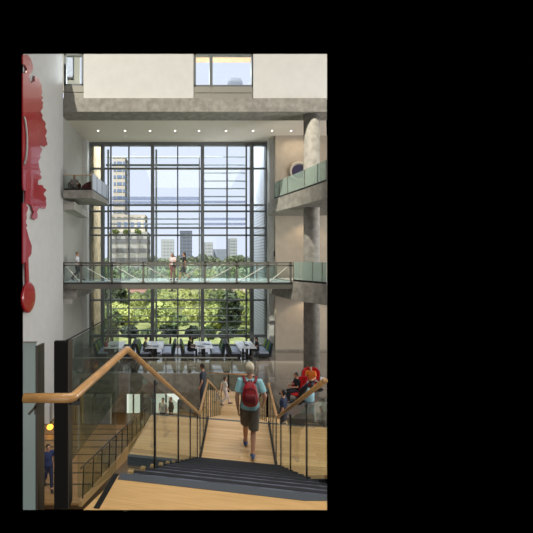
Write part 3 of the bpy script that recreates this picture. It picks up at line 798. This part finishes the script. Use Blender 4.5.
MB().hexa([g0 + Vector((-.005, 0, -1.05)), g0 + Vector((.005, 0, -1.05)), g1 + Vector((.005, 0, -1.05)), g1 + Vector((-.005, 0, -1.05)), g0 + Vector((-.005, 0, -.02)), g0 + Vector((.005, 0, -.02)), g1 + Vector((.005, 0, -.02)), g1 + Vector((-.005, 0, -.02))]).build('glass_panel', glass('grey_guard_glass', (216, 222, 216), 0.6, haze=.02), r)
MB().box(g0.x - .01, g0.x + .02, g0.y - .02, g0.y + .02, g0.z - .16, g0.z + .005).build('clamp', M['black'], r)
r = root('landing_screen', at(30, 500, 2.6), 0, 'pale frosted glass screen with bronze end plate at the far left', 'screen')
MB().box(X(23, 2.7), X(36, 2.7), 2.7, 2.715, EYE - 1.936, Z(342.5, 2.7)).build('glass_panel', M['glassfrost'], r)
MB().hexa([(X(35.5, 2.7), 2.7, EYE - 1.936), (X(36, 2.7) + .012, 2.7, EYE - 1.936), (X(44.5, 3.05), 3.05, EYE - 1.936 * 3.05 / 2.7), (X(44, 3.05) - .01, 3.05, EYE - 1.936 * 3.05 / 2.7),
           (X(35.5, 2.7), 2.7, Z(346, 2.7)), (X(36, 2.7) + .012, 2.7, Z(346, 2.7)), (X(44.5, 3.05), 3.05, Z(343, 3.05)), (X(44, 3.05) - .01, 3.05, Z(343, 3.05))]).build('end_plate', M['bronze'], r)
MB().box(X(23, 2.7), X(36, 2.7), 2.69, 2.72, Z(342.8, 2.7), Z(342.0, 2.7)).build('top_trim', M['steelgrey'], r)

# ------------------------------------------------------------------ lower hall seen through the glass on the left
ZD = -4.2
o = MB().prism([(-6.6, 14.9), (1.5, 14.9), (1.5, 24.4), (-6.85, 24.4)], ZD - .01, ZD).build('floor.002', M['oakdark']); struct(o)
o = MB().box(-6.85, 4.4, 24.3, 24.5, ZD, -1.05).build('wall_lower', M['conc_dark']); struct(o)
r = root('window_4', (X(133, 24.2), 24.2, ZD)); struct(r)
MB().box(X(126, 24.2), X(141, 24.2), 24.22, 24.26, Z(414, 24.2), Z(394.5, 24.2)).build('pane', M['litwin'], r)
for px in (126, 133.5, 141): MB().box(X(px, 24.2) - .06, X(px, 24.2) + .06, 24.14, 24.3, Z(414, 24.2), Z(394.5, 24.2)).build('mullion', M['frame'], r)
r = root('window_5', (X(164, 24.2), 24.2, ZD)); struct(r)
MB().box(X(153, 24.2), X(180, 24.2), 24.22, 24.26, Z(416, 24.2), Z(394, 24.2)).build('pane', M['litwin'], r)
for px in (153, 166, 180): MB().box(X(px, 24.2) - .06, X(px, 24.2) + .06, 24.14, 24.3, Z(416, 24.2), Z(394, 24.2)).build('mullion', M['frame'], r)
# slatted panels and pale columns
r = root('slat_screen', (X(78, 18), 18, ZD), 0, 'beige slatted timber screen wall in the lower hall at the left', 'screen')
for k in range(9):
    x = X(62 + 2.3 * k, 18); MB().box(x, x + .09, 18, 18.14, ZD, Z(393, 18)).build('slat', M['oaklight'], r)
MB().box(X(60, 18), X(83, 18), 18.14, 18.2, ZD, Z(393, 18)).build('backing', M['stone'], r)
for k, (a, b, lab) in enumerate(((84, 92, 'pale cream square pillar in the lower hall beside the slatted screen'), (95, 110, 'wide grey beige square pillar in the lower hall left of the bright window'), (143, 151, 'dark grey square pillar in the lower hall between two bright windows'))):
    r = root('pillar', (X(a, 19), 19, ZD), 0, lab, 'pillar', 'square pillars of the lower hall')
    MB().box(X(a, 19), X(b, 19), 19, 19.5, ZD, -1.06).build('shaft', (M['beige'], M['conc'], M['conc_dark'])[k], r)
# shallow stair going down at the left, with its guard
r = root('lower_staircase', (-3.2, 13, ZD), 0, 'shallow oak stair with glass guard down at the left below the landing', 'staircase')
gy0, gy1 = 9.55, 17.0
def gx(y): return -2.72 + (y - 9.45) * .141
def gz(y): return EYE - 6.64 - (y - 9.45) * .204
for k in range(9):
    ya = gy0 + (gy1 - gy0) * k / 9; yb = gy0 + (gy1 - gy0) * (k + 1) / 9; z = gz(ya)
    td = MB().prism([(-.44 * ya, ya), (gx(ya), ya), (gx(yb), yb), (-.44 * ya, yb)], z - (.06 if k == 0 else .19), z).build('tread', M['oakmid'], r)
    MB().prism([(-.44 * ya, yb - .06), (gx(yb), yb - .06), (gx(yb), yb), (-.44 * ya, yb)], z - .02, z + .003).build('tread_nosing', M['bronze'], td)
MB().hexa([(gx(gy0), gy0, gz(gy0) - .1), (gx(gy0) + .08, gy0, gz(gy0) - .1), (gx(gy1) + .08, gy1, gz(gy1) - .6), (gx(gy1), gy1, gz(gy1) - .6),
           (gx(gy0), gy0, gz(gy0) + .05), (gx(gy0) + .08, gy0, gz(gy0) + .05), (gx(gy1) + .08, gy1, gz(gy1) + .05), (gx(gy1), gy1, gz(gy1) + .05)]).build('stringer', M['oaklight'], r)
ys = [9.7 + .72 * k for k in range(11)]
for y in ys:
    x, z = gx(y) + .04, gz(y); MB().bar((x, y, z - .1), (x, y + .12, z + .90), .03, .035, (0, 1, 0)).build('baluster', M['black'], r)
for a, b in zip(ys, ys[1:]): MB().hexa([(gx(a) + .035, a + .05, gz(a) + .08), (gx(a) + .045, a + .05, gz(a) + .08), (gx(b) + .045, b - .05, gz(b) + .08), (gx(b) + .035, b - .05, gz(b) + .08),
     (gx(a) + .035, a + .05, gz(a) + .86), (gx(a) + .045, a + .05, gz(a) + .86), (gx(b) + .045, b - .05, gz(b) + .86), (gx(b) + .035, b - .05, gz(b) + .86)]).build('glass_panel', M['glass'], r)
MB().tube([(gx(9.6) + .04, 9.6, gz(9.6) + .93), (gx(17) + .04, 17, gz(17) + .93)], .025, 8).build('handrail', M['bronze'], r)
# oak wall panels left of it, and an amber lamp
o = MB().box(-6.58, -6.4, 14.9, 20.0, ZD, -2.02).build('wall_oak_panel', M['oaklight']); struct(o)
r = root('pendant_lamp', at(49.5, 430, 15.5), 0, 'small amber glowing lamp low at the left beside the black post', 'lamp')
p = at(50, 427, 15.5)
MB().ell(p, (.14, .14, .12)).build('bulb', M['warmlamp'], r, True)
MB().cyl(p.x, p.y, p.z + .1, p.z + .9, .012, 8).build('cord', M['black'], r)


# ------------------------------------------------------------------ people
def J(**kw): return {k: Vector(v) for k, v in kw.items()}


def pose_stand(lean=0):
    return J(pel=(0, 0, .93), wai=(0, .0, 1.08), che=(0, .01, 1.27), nec=(0, 0, 1.45), hea=(0, .03, 1.60),
             shL=(-.175, 0, 1.39), shR=(.175, 0, 1.39), elL=(-.235, -.03, 1.12), elR=(.235, -.03, 1.12), wrL=(-.225, .07, .89), wrR=(.225, .07, .89),
             hiL=(-.09, 0, .90), hiR=(.09, 0, .90), knL=(-.10, .02, .49), knR=(.10, .02, .49), anL=(-.105, 0, .08), anR=(.105, 0, .08), toL=(-.12, .16, .03), toR=(.12, .16, .03))


def pose_walk():
    j = pose_stand()
    j.update(J(knL=(-.095, .20, .50), anL=(-.085, .30, .10), toL=(-.09, .46, .05), knR=(.095, .04, .48), anR=(.09, -.28, .19), toR=(.095, -.16, .04),
               elL=(-.235, -.10, 1.13), wrL=(-.23, -.12, .89), elR=(.235, .06, 1.12), wrR=(.21, .22, .94)))
    return j


def pose_sit():
    return J(pel=(0, 0, .54), wai=(0, .02, .70), che=(0, .03, .90), nec=(0, .05, 1.08), hea=(0, .09, 1.23),
             shL=(-.175, .03, 1.02), shR=(.175, .03, 1.02), elL=(-.23, .10, .76), elR=(.23, .10, .76), wrL=(-.14, .34, .74), wrR=(.14, .34, .74),
             hiL=(-.09, .02, .52), hiR=(.09, .02, .52), knL=(-.12, .44, .52), knR=(.12, .44, .52), anL=(-.12, .46, .08), anR=(.12, .46, .08), toL=(-.13, .62, .03), toR=(.13, .62, .03))


def hand(mb, wr, el, s, sc=1.0, inward=None):
    """palm, four fingers bent twice, thumb off the side of the palm"""
    d = (wr - el).normalized(); inn = Vector((-s, 0, 0)) if inward is None else inward
    inn = (inn - d * inn.dot(d)).normalized(); f = d.cross(inn) * s                     # f: towards the thumb side
    if f.y < 0: f = -f
    mb.tube([wr - d * .02 * sc, wr + d * .03 * sc, wr + d * .085 * sc], [(.026 * sc, .017 * sc), (.040 * sc, .015 * sc), (.038 * sc, .012 * sc)], 8, side=f)
    for k, L in enumerate((.070, .080, .075, .058)):
        b = wr + d * .078 * sc + f * (.027 - .018 * k) * sc; q = d
        pts = [b]; 
        for t, part in ((12, .45), (34, .32), (52, .23)):
            q2 = d * math.cos(R(t)) + inn * math.sin(R(t)); pts.append(pts[-1] + q2 * L * part * sc)
        mb.tube(pts, [.0088 * sc, .0084 * sc, .0076 * sc, .006 * sc], 6, side=f, cap='round')
    b = wr + d * .022 * sc + f * .030 * sc
    mb.tube([b, b + (f * .7 + d * .6 + inn * .3) * .032 * sc, b + (f * .75 + d * 1.3 + inn * .6) * .042 * sc], [.0115 * sc, .0098 * sc, .0072 * sc], 6, cap='round')


def person(label, loc, rz, j, H=1.72, top=(200, 200, 200), legs=(50, 50, 55), hair=(40, 30, 25), shoe=(40, 40, 44), skin=None, shorts=False, sleeve='short', vox=.02, hair_style='short', beard=False, turn=0, nod=0, wide=1.0, trim=None):
    k = H / 1.72
    r = root('person', loc, rz, label, 'person')
    r.scale = (k, k, k)
    sk = skin or M['skin']
    mt = mat('top_cloth', top, .85, var=.06, scale=10); ml = mat('leg_cloth', legs, .85, var=.06, scale=10); mh = mat('hair', hair, .6, var=.15, scale=30); msx = mat('shoe', shoe, .6)
    side = (j['shR'] - j['shL']).normalized()
    b = MB()
    cm = (j['shL'] + j['shR']) / 2
    b.tube([j['pel'] - Vector((0, 0, .04)), j['pel'] + Vector((0, 0, .05)), j['wai'], j['che'], cm + Vector((0, 0, -.02)), cm + Vector((0, 0, .04))], [(.15 * wide, .105), (.155 * wide, .11), (.135 * wide, .095), (.155 * wide, .11), (.15 * wide, .09), (.08, .06)], 16, side=side)
    b.tube([cm + Vector((0, 0, -.01)), j['nec'], j['hea'] - Vector((0, .01, .04))], [.065, .054, .050], 10, side=side)
    for s, c in ((-1, 'L'), (1, 'R')):
        b.tube([cm + (j['sh' + c] - cm) * .4, j['sh' + c], j['sh' + c].lerp(j['el' + c], .4), j['el' + c], j['el' + c].lerp(j['wr' + c], .35), j['wr' + c]], [.058, .056, .047, .038, .038, .026], 10, cap='round')
        b.tube([j['pel'] + Vector((s * .05, 0, -.01)), j['hi' + c], j['hi' + c].lerp(j['kn' + c], .5), j['kn' + c], j['kn' + c].lerp(j['an' + c], .35), j['an' + c]], [.08, .085, .072, .053, .052, .034], 12, cap='round')
        b.tube([j['an' + c], j['an' + c].lerp(j['to' + c], .5) - Vector((0, 0, .012)), j['to' + c]], [(.034, .034), (.04, .03), (.036, .022)], 10, cap='round')
    me_o = b.build('body', sk, r, True, True, remesh=vox)
    # head, face and hands join the same mesh
    h = MB(); c = j['hea']; Rm = Matrix.Rotation(turn, 3, 'Z') @ Matrix.Rotation(-nod, 3, 'X')
    def hp(x, y, z): return c + Rm @ Vector((x, y, z))
    h.ell(hp(0, -.008, .02), (.075, .093, .098), 16, 12, Rm); h.ell(hp(0, .022, -.04), (.056, .062, .070), 12, 8, Rm)
    h.tube([hp(0, .083, .022), hp(0, .104, -.006), hp(0, .094, -.018)], [.009, .014, .012], 8)
    for s in (-1, 1):
        h.ell(hp(s * .076, -.005, .0), (.010, .020, .030), 8, 6, Rm)
        h.ell(hp(s * .031, .075, .022), (.014, .012, .009), 8, 6, Rm)
    h.mi = 1
    for s in (-1, 1): h.ell(hp(s * .031, .083, .022), (.007, .006, .007), 6, 5, Rm); h.tube([hp(s * .018, .085, .042), hp(s * .046, .074, .044)], .005, 5)
    h.mi = 2; h.tube([hp(-.022, .079, -.046), hp(0, .085, -.045), hp(.022, .079, -.046)], [.005, .008, .005], 6)
    h.mi = 0
    for s, cc in ((-1, 'L'), (1, 'R')): hand(h, j['wr' + cc], j['el' + cc], s)
    bm = h.bm; bmesh.ops.recalc_face_normals(bm, faces=bm.faces)
    base = me_o.data; bm.from_mesh(base)
    for f in bm.faces: f.smooth = True
    bm.to_mesh(base); bm.free(); base.materials.append(M['eye']); base.materials.append(M['lip'])
    # hair
    h = MB()
    h.ell(hp(0, -.022, .036), (.084, .096, .096), 16, 12, Rm)
    bmesh.ops.delete(h.bm, geom=[f for f in h.bm.faces if (Rm.transposed() @ (f.calc_center_median() - c)).z < -.02 - .4 * min(0, (Rm.transposed() @ (f.calc_center_median() - c)).y) * -1 or ((Rm.transposed() @ (f.calc_center_median() - c)).y > .045 and (Rm.transposed() @ (f.calc_center_median() - c)).z < .072)], context='FACES')
    if hair_style == 'long':
        h.tube([hp(0, -.075, .04), hp(0, -.09, -.06), hp(0, -.085, -.17)], [(.075, .035), (.08, .035), (.055, .02)], 12, side=side, cap='round')
    if hair_style == 'short':
        h.tube([hp(0, -.062, .03), hp(0, -.066, -.035), hp(0, -.06, -.065)], [(.074, .038), (.068, .030), (.05, .015)], 12, side=Rm @ Vector((1, 0, 0)), cap='round')
    if beard: h.tube([hp(-.062, .03, -.03), hp(-.045, .062, -.075), hp(0, .078, -.092), hp(.045, .062, -.075), hp(.062, .03, -.03)], [.016, .024, .028, .024, .016], 8)
    o = h.build('hair', mh, r, True, True)
    # shirt
    t = MB(); g = .016
    t.tube([j['pel'] - Vector((0, 0, .05)), j['pel'] + Vector((0, 0, .06)), j['wai'], j['che'], cm + Vector((0, 0, -.02)), cm + Vector((0, 0, .055))], [(.180 * wide, .134), (.174 * wide, .127), (.156 * wide, .114), (.172 * wide, .127), (.165 * wide, .106), (.085, .068)], 18, side=side)
    for c_ in 'LR':
        e = j['sh' + c_].lerp(j['el' + c_], .72) if sleeve == 'short' else j['el' + c_].lerp(j['wr' + c_], .92)
        pts = [cm + (j['sh' + c_] - cm) * .4, j['sh' + c_], e] if sleeve == 'short' else [cm + (j['sh' + c_] - cm) * .4, j['sh' + c_], j['el' + c_], e]
        t.tube(pts, [.070, .074, .070] if sleeve == 'short' else [.070, .072, .056, .042], 12)
    t.build('shirt', mt, r, True, True, remesh=vox * .9)
    # trousers
    t = MB()
    t.tube([j['pel'] - Vector((0, 0, .07)), j['pel'] + Vector((0, 0, .06))], [(.160 * wide, .122), (.166 * wide, .121)], 16, side=side)
    for s, c_ in ((-1, 'L'), (1, 'R')):
        if shorts:
            e = j['hi' + c_].lerp(j['kn' + c_], .98); t.tube([j['pel'] + Vector((s * .05, 0, 0)), j['hi' + c_], j['hi' + c_].lerp(j['kn' + c_], .5), e], [.09, .104, .100, .096], 14)
        else:
            t.tube([j['pel'] + Vector((s * .05, 0, 0)), j['hi' + c_], j['hi' + c_].lerp(j['kn' + c_], .5), j['kn' + c_], j['kn' + c_].lerp(j['an' + c_], .9)], [.09, .100, .090, .072, .058], 14)
    t.build('shorts' if shorts else 'trousers', ml, r, True, True, remesh=vox * .9)
    for c_ in 'LR':
        t = MB(); a, q = j['an' + c_], j['to' + c_]; dn = Vector((0, 0, -.012))
        hd = (a - q); hd.z = 0; hd.normalize()
        t.tube([a + hd * .055 + Vector((0, 0, -.045)), a + Vector((0, 0, -.03)), a.lerp(q, .5) + dn, q + Vector((0, 0, 0)), q - hd * .05 - Vector((0, 0, .004))], [(.030, .032), (.042, .046), (.047, .036), (.046, .027), (.030, .018)], 12, side=side, cap='round')
        t.build('shoe', msx, r, True, True)
    return r


# the man with the red backpack walking down
j = pose_walk()
j.update(J(hiL=(-.085, .02, .90), knL=(-.075, .20, .50), anL=(-.07, .33, .09), toL=(-.075, .49, .03), hiR=(.085, 0, .90), knR=(.066, -.0, .48), anR=(.05, -.17, .13), toR=(.05, -.03, .035),
           elL=(-.235, -.06, 1.10), wrL=(-.215, -.02, .85), shL=(-.165, 0, 1.38), shR=(.170, 0, 1.37), elR=(.27, -.05, 1.13), wrR=(.25, .12, .93)))
mp = S(-.0, 6.85, ZP); mp = Vector((X(249.8, 6.42), 6.42, ZP))
man = person('man with red backpack in pale aqua t-shirt and grey shorts walking away down the stair', mp, A, j, 1.70, (150, 200, 204), (112, 106, 95), (196, 184, 158), (48, 72, 116), None, True, 'short', .009, 'short', wide=1.0)
# backpack
r = root('backpack', mp + Vector((0, 0, 1.03)), A, 'red backpack on the back of the man in the aqua t-shirt', 'backpack'); r.scale = (.92, .97, .88)
bp = mat('red_nylon', (158, 26, 34), .6, var=.10, scale=12); bpd = mat('dark_red_nylon', (116, 20, 28), .6, var=.10, scale=12)
t = MB(); t.tube([(0, -.185, -.03), (0, -.20, .05), (0, -.21, .18), (0, -.195, .32), (0, -.165, .41)], [(.13, .06), (.155, .075), (.150, .085), (.125, .07), (.07, .04)], 20, side=(1, 0, 0), cap='round')
bag = t.build('bag', bp, r, True, True)
t = MB(); t.tube([(0, -.265, .02), (0, -.285, .08), (0, -.288, .17), (0, -.272, .22)], [(.095, .015), (.11, .022), (.105, .022), (.08, .012)], 16, side=(1, 0, 0), cap='round'); t.build('front_pocket', bpd, bag, True, True)
for s in (-1, 1):
    t = MB(); t.tube([(s * .07, -.17, .39), (s * .105, -.13, .435), (s * .125, -.04, .485), (s * .13, .05, .465), (s * .125, .13, .36), (s * .13, .145, .22), (s * .16, .06, .08), (s * .13, -.12, .0)], [(.028, .010)] * 8, 8); t.build('strap', bpd, r, True, True)
t = MB(); t.tube([(-.03, -.18, .42), (-.025, -.19, .465), (.025, -.19, .465), (.03, -.18, .42)], .009, 6); t.build('carry_loop', bpd, bag, True, True)
t = MB(); t.tube([(-.125, -.235, .20), (-.09, -.268, .30), (0, -.275, .335), (.09, -.268, .30), (.125, -.235, .20)], .006, 6); t.build('zip', M['black'], bag, True, True)

# on the footbridge
person('person in white top and dark trousers walking right at the left end of the footbridge', (X(77, 21.2), 21.2, zm), R(-90), pose_walk(), 1.72, (225, 226, 230), (44, 48, 54), (110, 80, 52), sleeve='short')
j = pose_stand(); j['hea'] += Vector((.02, .04, -.02)); j['wrL'] = Vector((-.10, .30, 1.10)); j['elL'] = Vector((-.25, .10, 1.14))
person('person in pale pink top and red trousers standing on the footbridge', (X(173, 21.6), 21.6, zm), R(150), j, 1.66, (206, 186, 184), (140, 58, 64), (22, 18, 18), hair_style='long')
person('person in black top and black shorts walking left in the middle of the footbridge', (X(184.5, 21.1), 21.1, zm), R(75), pose_walk(), 1.70, (26, 26, 30), (20, 20, 22), (40, 30, 26), shorts=True, hair_style='long')
# on the stair landings and the lower levels
person('man in dark grey t-shirt standing at the far landing left of the stair', (X(203, 13.5), 13.5, Z2), R(70), pose_stand(), 1.76, (52, 58, 66), (60, 62, 72), (50, 38, 30), nod=.25)
person('small child in pale top and skirt crossing the far landing', (X(225, 13.9), 13.9, Z2), R(-80), pose_walk(), 1.14, (222, 214, 206), (206, 190, 188), (70, 46, 34), hair_style='long', shoe=(60, 60, 66))
person('bearded man in navy shirt looking up beside the right stair rail', (X(283.5, 11.9), 11.9, .30), R(60), pose_stand(), 1.72, (34, 44, 70), (50, 50, 58), (28, 22, 20), beard=True, nod=-.45)
person('child in dark blue shirt on the lower stair left of the black post', (X(48, 10.2), 10.2, gz(9.55)), R(-150), pose_walk(), 1.26, (44, 54, 92), (34, 40, 66), (60, 44, 36))
lz = EYE - 143 / 350 * 20 - 1.45
o = MB().box(X(140, 20), X(182, 20), 19.4, 21.0, lz - .15, lz).build('floor.003', M['conc_dark']); struct(o)
person('person in white top standing against the bright lower hall window', (X(163, 20), 20, lz), R(160), pose_stand(), 1.70, (176, 176, 170), (56, 54, 52), (40, 34, 30))
person('person in dark clothes with folded arms beside the bright lower hall window', (X(171, 20.3), 20.3, lz), R(120), pose_stand(), 1.62, (64, 60, 56), (46, 44, 44), (38, 30, 26), sleeve='long')

# ------------------------------------------------------------------ furniture of the reading floor
def table(px, D, lab):
    x = X(px, D)
    r = root('reading_table', (x, D, 0), 0, lab, 'table', 'white tables along the window')
    MB().box(-.58, .58, -.95, .95, .72, .76).build('tabletop', M['tabletop'], r, local=True, bevel=.008)
    for y in (-.72, .72):
        MB().box(-.06, .06, y - .06, y + .06, .04, .72).build('leg', M['black'], r, local=True)
        MB().box(-.34, .34, y - .07, y + .07, 0, .04).build('foot', M['black'], r, local=True)
    MB().box(-.03, .03, -.7, .7, .60, .68).build('stretcher', M['black'], r, local=True)
    return r


T = []
T0 = table(115.5, 23.3, 'white table at the far left of the row by the big window')
TD = 23.3
for px, lab in ((155, 'second white table from the left in the row by the big window'), (203.5, 'third white table from the left, behind the rail, by the big window'), (245, 'white table at the right end of the row by the big window')):
    copy_tree(T0, (X(px, TD), TD, 0), 0, lab)


def bench(px, D, rz, lab):
    r = root('bench_seat', (X(px, D), D, 0), rz, lab, 'bench', 'upholstered bench seats along the window')
    MB().box(-.75, .75, -.34, .34, .08, .30).build('base', M['seatdark'], r, local=True, bevel=.03)
    MB().box(-.76, .76, -.28, .36, .30, .44).build('seat_cushion', M['seatblue'], r, local=True, bevel=.04)
    bk = MB().hexa([(-.78, -.46, .10), (.78, -.46, .10), (.78, -.30, .10), (-.78, -.30, .10), (-.78, -.60, .98), (.78, -.60, .98), (.78, -.48, .98), (-.78, -.48, .98)]).build('backrest', M['seatdark'], r, local=True, bevel=.03)
    for k, (a, b) in enumerate(((-.74, -.40), (-.36, -.02), (.02, .36), (.40, .74))):
        MB().hexa([(a, -.30, .46), (b, -.30, .46), (b, -.26, .46), (a, -.26, .46), (a, -.47, .96), (b, -.47, .96), (b, -.43, .96), (a, -.43, .96)]).build('back_cushion', (M['teal'], M['lime'])[k % 2], bk, local=True, bevel=.015)
    for sx in (-.6, .6):
        for sy in (-.25, .25): MB().cyl(sx, sy, 0, .09, .03, 8).build('leg', M['black'], r, local=True)
    return r


B0 = bench(104.5, TD + .1, R(-90), 'bench seat at the left of the first table by the window')
for px, rz, lab in ((126.5, 90, 'bench seat between the first table and the seated person in grey'), (145, -90, 'bench seat under the seated person in grey by the window'), (167.5, 90, 'empty bench seat right of the second table by the window'), (188.5, -90, 'bench seat under the seated person in black by the window'),
                    (216, 90, 'empty bench seat with striped back right of the third table'), (234.5, -90, 'empty bench seat left of the last table, its back to the third table'), (262, 90, 'bench seat with teal and lime back at the right end of the row')):
    copy_tree(B0, (X(px, TD) , TD + .1, 0), R(rz), lab)
sit = pose_sit
person('seated person in red patterned top at the first table on the left', (X(106, 23.0), 22.9, -.02), R(-80), sit(), 1.70, (150, 70, 76), (56, 40, 44), (34, 26, 24), hair_style='long', sleeve='long')
person('seated person in grey jacket facing the second table by the window', (X(145, 23.0), 22.8, -.02), R(-90), sit(), 1.78, (88, 90, 84), (64, 64, 62), (26, 22, 20), sleeve='long')
person('seated person in black clothes leaning to the third table by the window', (X(189, 23.0), 22.9, -.02), R(-90), sit(), 1.80, (22, 22, 26), (26, 26, 30), (22, 18, 18), skin=M['skindark'])
person('seated person with dark hair in black at the last table on the right', (X(257.5, 23.0), 23.0, -.02), R(90), sit(), 1.72, (24, 24, 28), (24, 24, 28), (24, 20, 18), hair_style='long')
# laptop on the last table, books and papers on the others
r = root('laptop', (X(245, 23.1) + .12, 23.1, .76), R(90), 'open dark laptop on the last white table at the right', 'laptop')
MB().box(-.18, .18, -.13, .13, 0, .018).build('keyboard_base', M['seatdark'], r, local=True, bevel=.004)
MB().hexa([(-.18, .13, .018), (.18, .13, .018), (.18, .142, .018), (-.18, .142, .018), (-.18, .20, .25), (.18, .20, .25), (.18, .212, .25), (-.18, .212, .25)]).build('screen', M['black'], r, local=True)
paper = mat('paper_grey', (150, 154, 166), .8)
for i, (px, D, dx, lab, c) in enumerate(((155, 22.8, .05, 'open grey notebook on the second white table', (120, 130, 150)), (203.5, 22.8, -.2, 'dark notebook on the third white table near the person in black', (60, 64, 76)), (115.5, 22.9, -.1, 'dark book on the first white table at the left', (60, 56, 60)), (203.5, 23.4, .2, 'grey folder on the third white table away from the people', (128, 134, 148)))):
    r = root('notebook', (X(px, D) + dx, D, .76), R(20 * i), lab, 'notebook', 'notebooks on the white tables')
    cv = MB().box(-.17, .17, -.24, .24, 0, .018).build('cover', mat('notebook_cover', c, .6), r, local=True, bevel=.003)
    MB().box(-.15, .15, -.22, .22, .018, .024).build('page', paper, cv, local=True)


# ------------------------------------------------------------------ egg chairs
def egg_chair(loc, rz, lab, inner, group=None, s=1.0):
    """deep bowl-shaped shell with upholstered inside, cushion and swivel foot; opens along local +y"""
    r = root('egg_chair', loc, rz, lab, 'chair', group); r.scale = (s, s, s)
    def bowl(scale, thick):
        mb = MB(); rows = []
        for i in range(13):
            v = i / 12; row = []
            for k in range(17):
                t = R(-108 + 216 * k / 16)                       # round the back
                rad = (.24 + .19 * math.sin(v * 1.9)) * scale
                top = 1.12 - .42 * (abs(t) / R(108)) ** 2.2
                z = .26 + (top - .26) * v
                y0 = -.06 * v
                row.append(mb.bm.verts.new((rad * math.sin(t) * 1.04, -rad * math.cos(t) + y0, z + (0 if scale == 1 else .012))))
            rows.append(row)
        for a, b in zip(rows, rows[1:]):
            for k in range(16): mb._f([a[k], a[k + 1], b[k + 1], b[k]])
        mb._f(rows[0][::-1])
        return mb
    o = bowl(1.0, .03).build('shell', M['shell'], r, True, True)
    md = o.modifiers.new('thick', 'SOLIDIFY'); md.thickness = .03; md.offset = 1
    o = bowl(.93, .02).build('lining', inner, r, True, True)
    md = o.modifiers.new('thick', 'SOLIDIFY'); md.thickness = .03; md.offset = 1
    MB().ell((0, .03, .40), (.31, .32, .09), 20, 8).build('seat_cushion', inner, r, True, True)
    MB().cyl(0, 0, .05, .30, .04, 12).build('stem', M['black'], r, local=True)
    MB().tube([(0, 0, 0), (0, 0, .03), (0, 0, .06)], [.32, .30, .08], 24).build('swivel_foot', M['black'], r, True, True)
    return r


egg_chair((X(297, 15.8), 15.8, 0), R(92), 'nearer red-lined egg chair with black shell turned away from the camera', M['redfab'], 'red egg chairs at the right', 1.0)
egg_chair((X(310.5, 17.1), 17.1, 0), R(150), 'farther red egg chair with its open side towards the camera', M['redfab'], 'red egg chairs at the right', .95)
person('person in black seated in the nearer red egg chair', (X(297.6, 15.9), 15.85, -.04), R(92), sit(), 1.72, (24, 22, 26), (40, 40, 46), (20, 16, 16))
person('person in orange and yellow top seated in the farther red egg chair', (X(310.5, 17.1), 17.05, -.04), R(150), sit(), 1.70, (226, 120, 40), (50, 50, 60), (20, 16, 16))
o = None
r = root('low_table', (X(318, 17.3), 17.3, 0), 0, 'pale round low table beside the red egg chairs', 'table')
MB().cyl(X(318, 17.3), 17.3, .50, .53, .42, 28).build('tabletop', M['tabletop'], r); MB().cyl(X(318, 17.3), 17.3, .02, .5, .04, 12).build('stem', M['black'], r); MB().cyl(X(318, 17.3), 17.3, 0, .03, .25, 20).build('foot', M['black'], r)
px_ = X(308.5, 15.9)
r = root('sleeve_stand_in', (px_, 15.9, 0), 0, 'pale aqua round stand-in for a sleeve between the nearer red egg chair and the stair rail', 'sleeve_stand_in')  # rounded stand-in shape for a pale blue sleeve
MB().tube([(px_, 15.9, 0), (px_, 15.9, .05), (px_, 15.9, .46), (px_, 15.9, .52)], [.20, .25, .25, .18], 24).build('cushion', mat('aqua_fabric', (150, 190, 200), .8), r, True)
# chairs on the upper balconies
c = at(298.5, 171.5, 24.48)
r = root('round_window', c, 0, 'round dark window with pale ring on the beige wall above the upper right balcony', 'window')
MB().tube([c, c + Vector((0, -.03, 0))], [.46, .46], 40, side=(1, 0, 0)).build('pane', mat('plum_glass', (70, 68, 92), .2), r)
mb = MB(); mb.tube([c + Vector((.60 * math.cos(R(t)), -.02, .60 * math.sin(R(t)))) for t in range(0, 361, 10)], .10, 8).build('ring_frame', M['beigelight'], r, True)
egg_chair((X(87.5, 21.8), 21.8, zb), R(150), 'maroon lined egg chair on the upper left balcony', M['darkred'], None, .95)
egg_chair((X(74.5, 21.4), 21.4, zb), R(200), 'dark egg chair under the seated person on the upper left balcony', mat('brown_upholstery', (64, 48, 46), .7), None, .85)
person('seated person in grey top on the upper left balcony', (X(74.5, 21.4), 21.38, zb), R(200), sit(), 1.60, (130, 116, 116), (60, 56, 60), (36, 28, 26), hair_style='long')
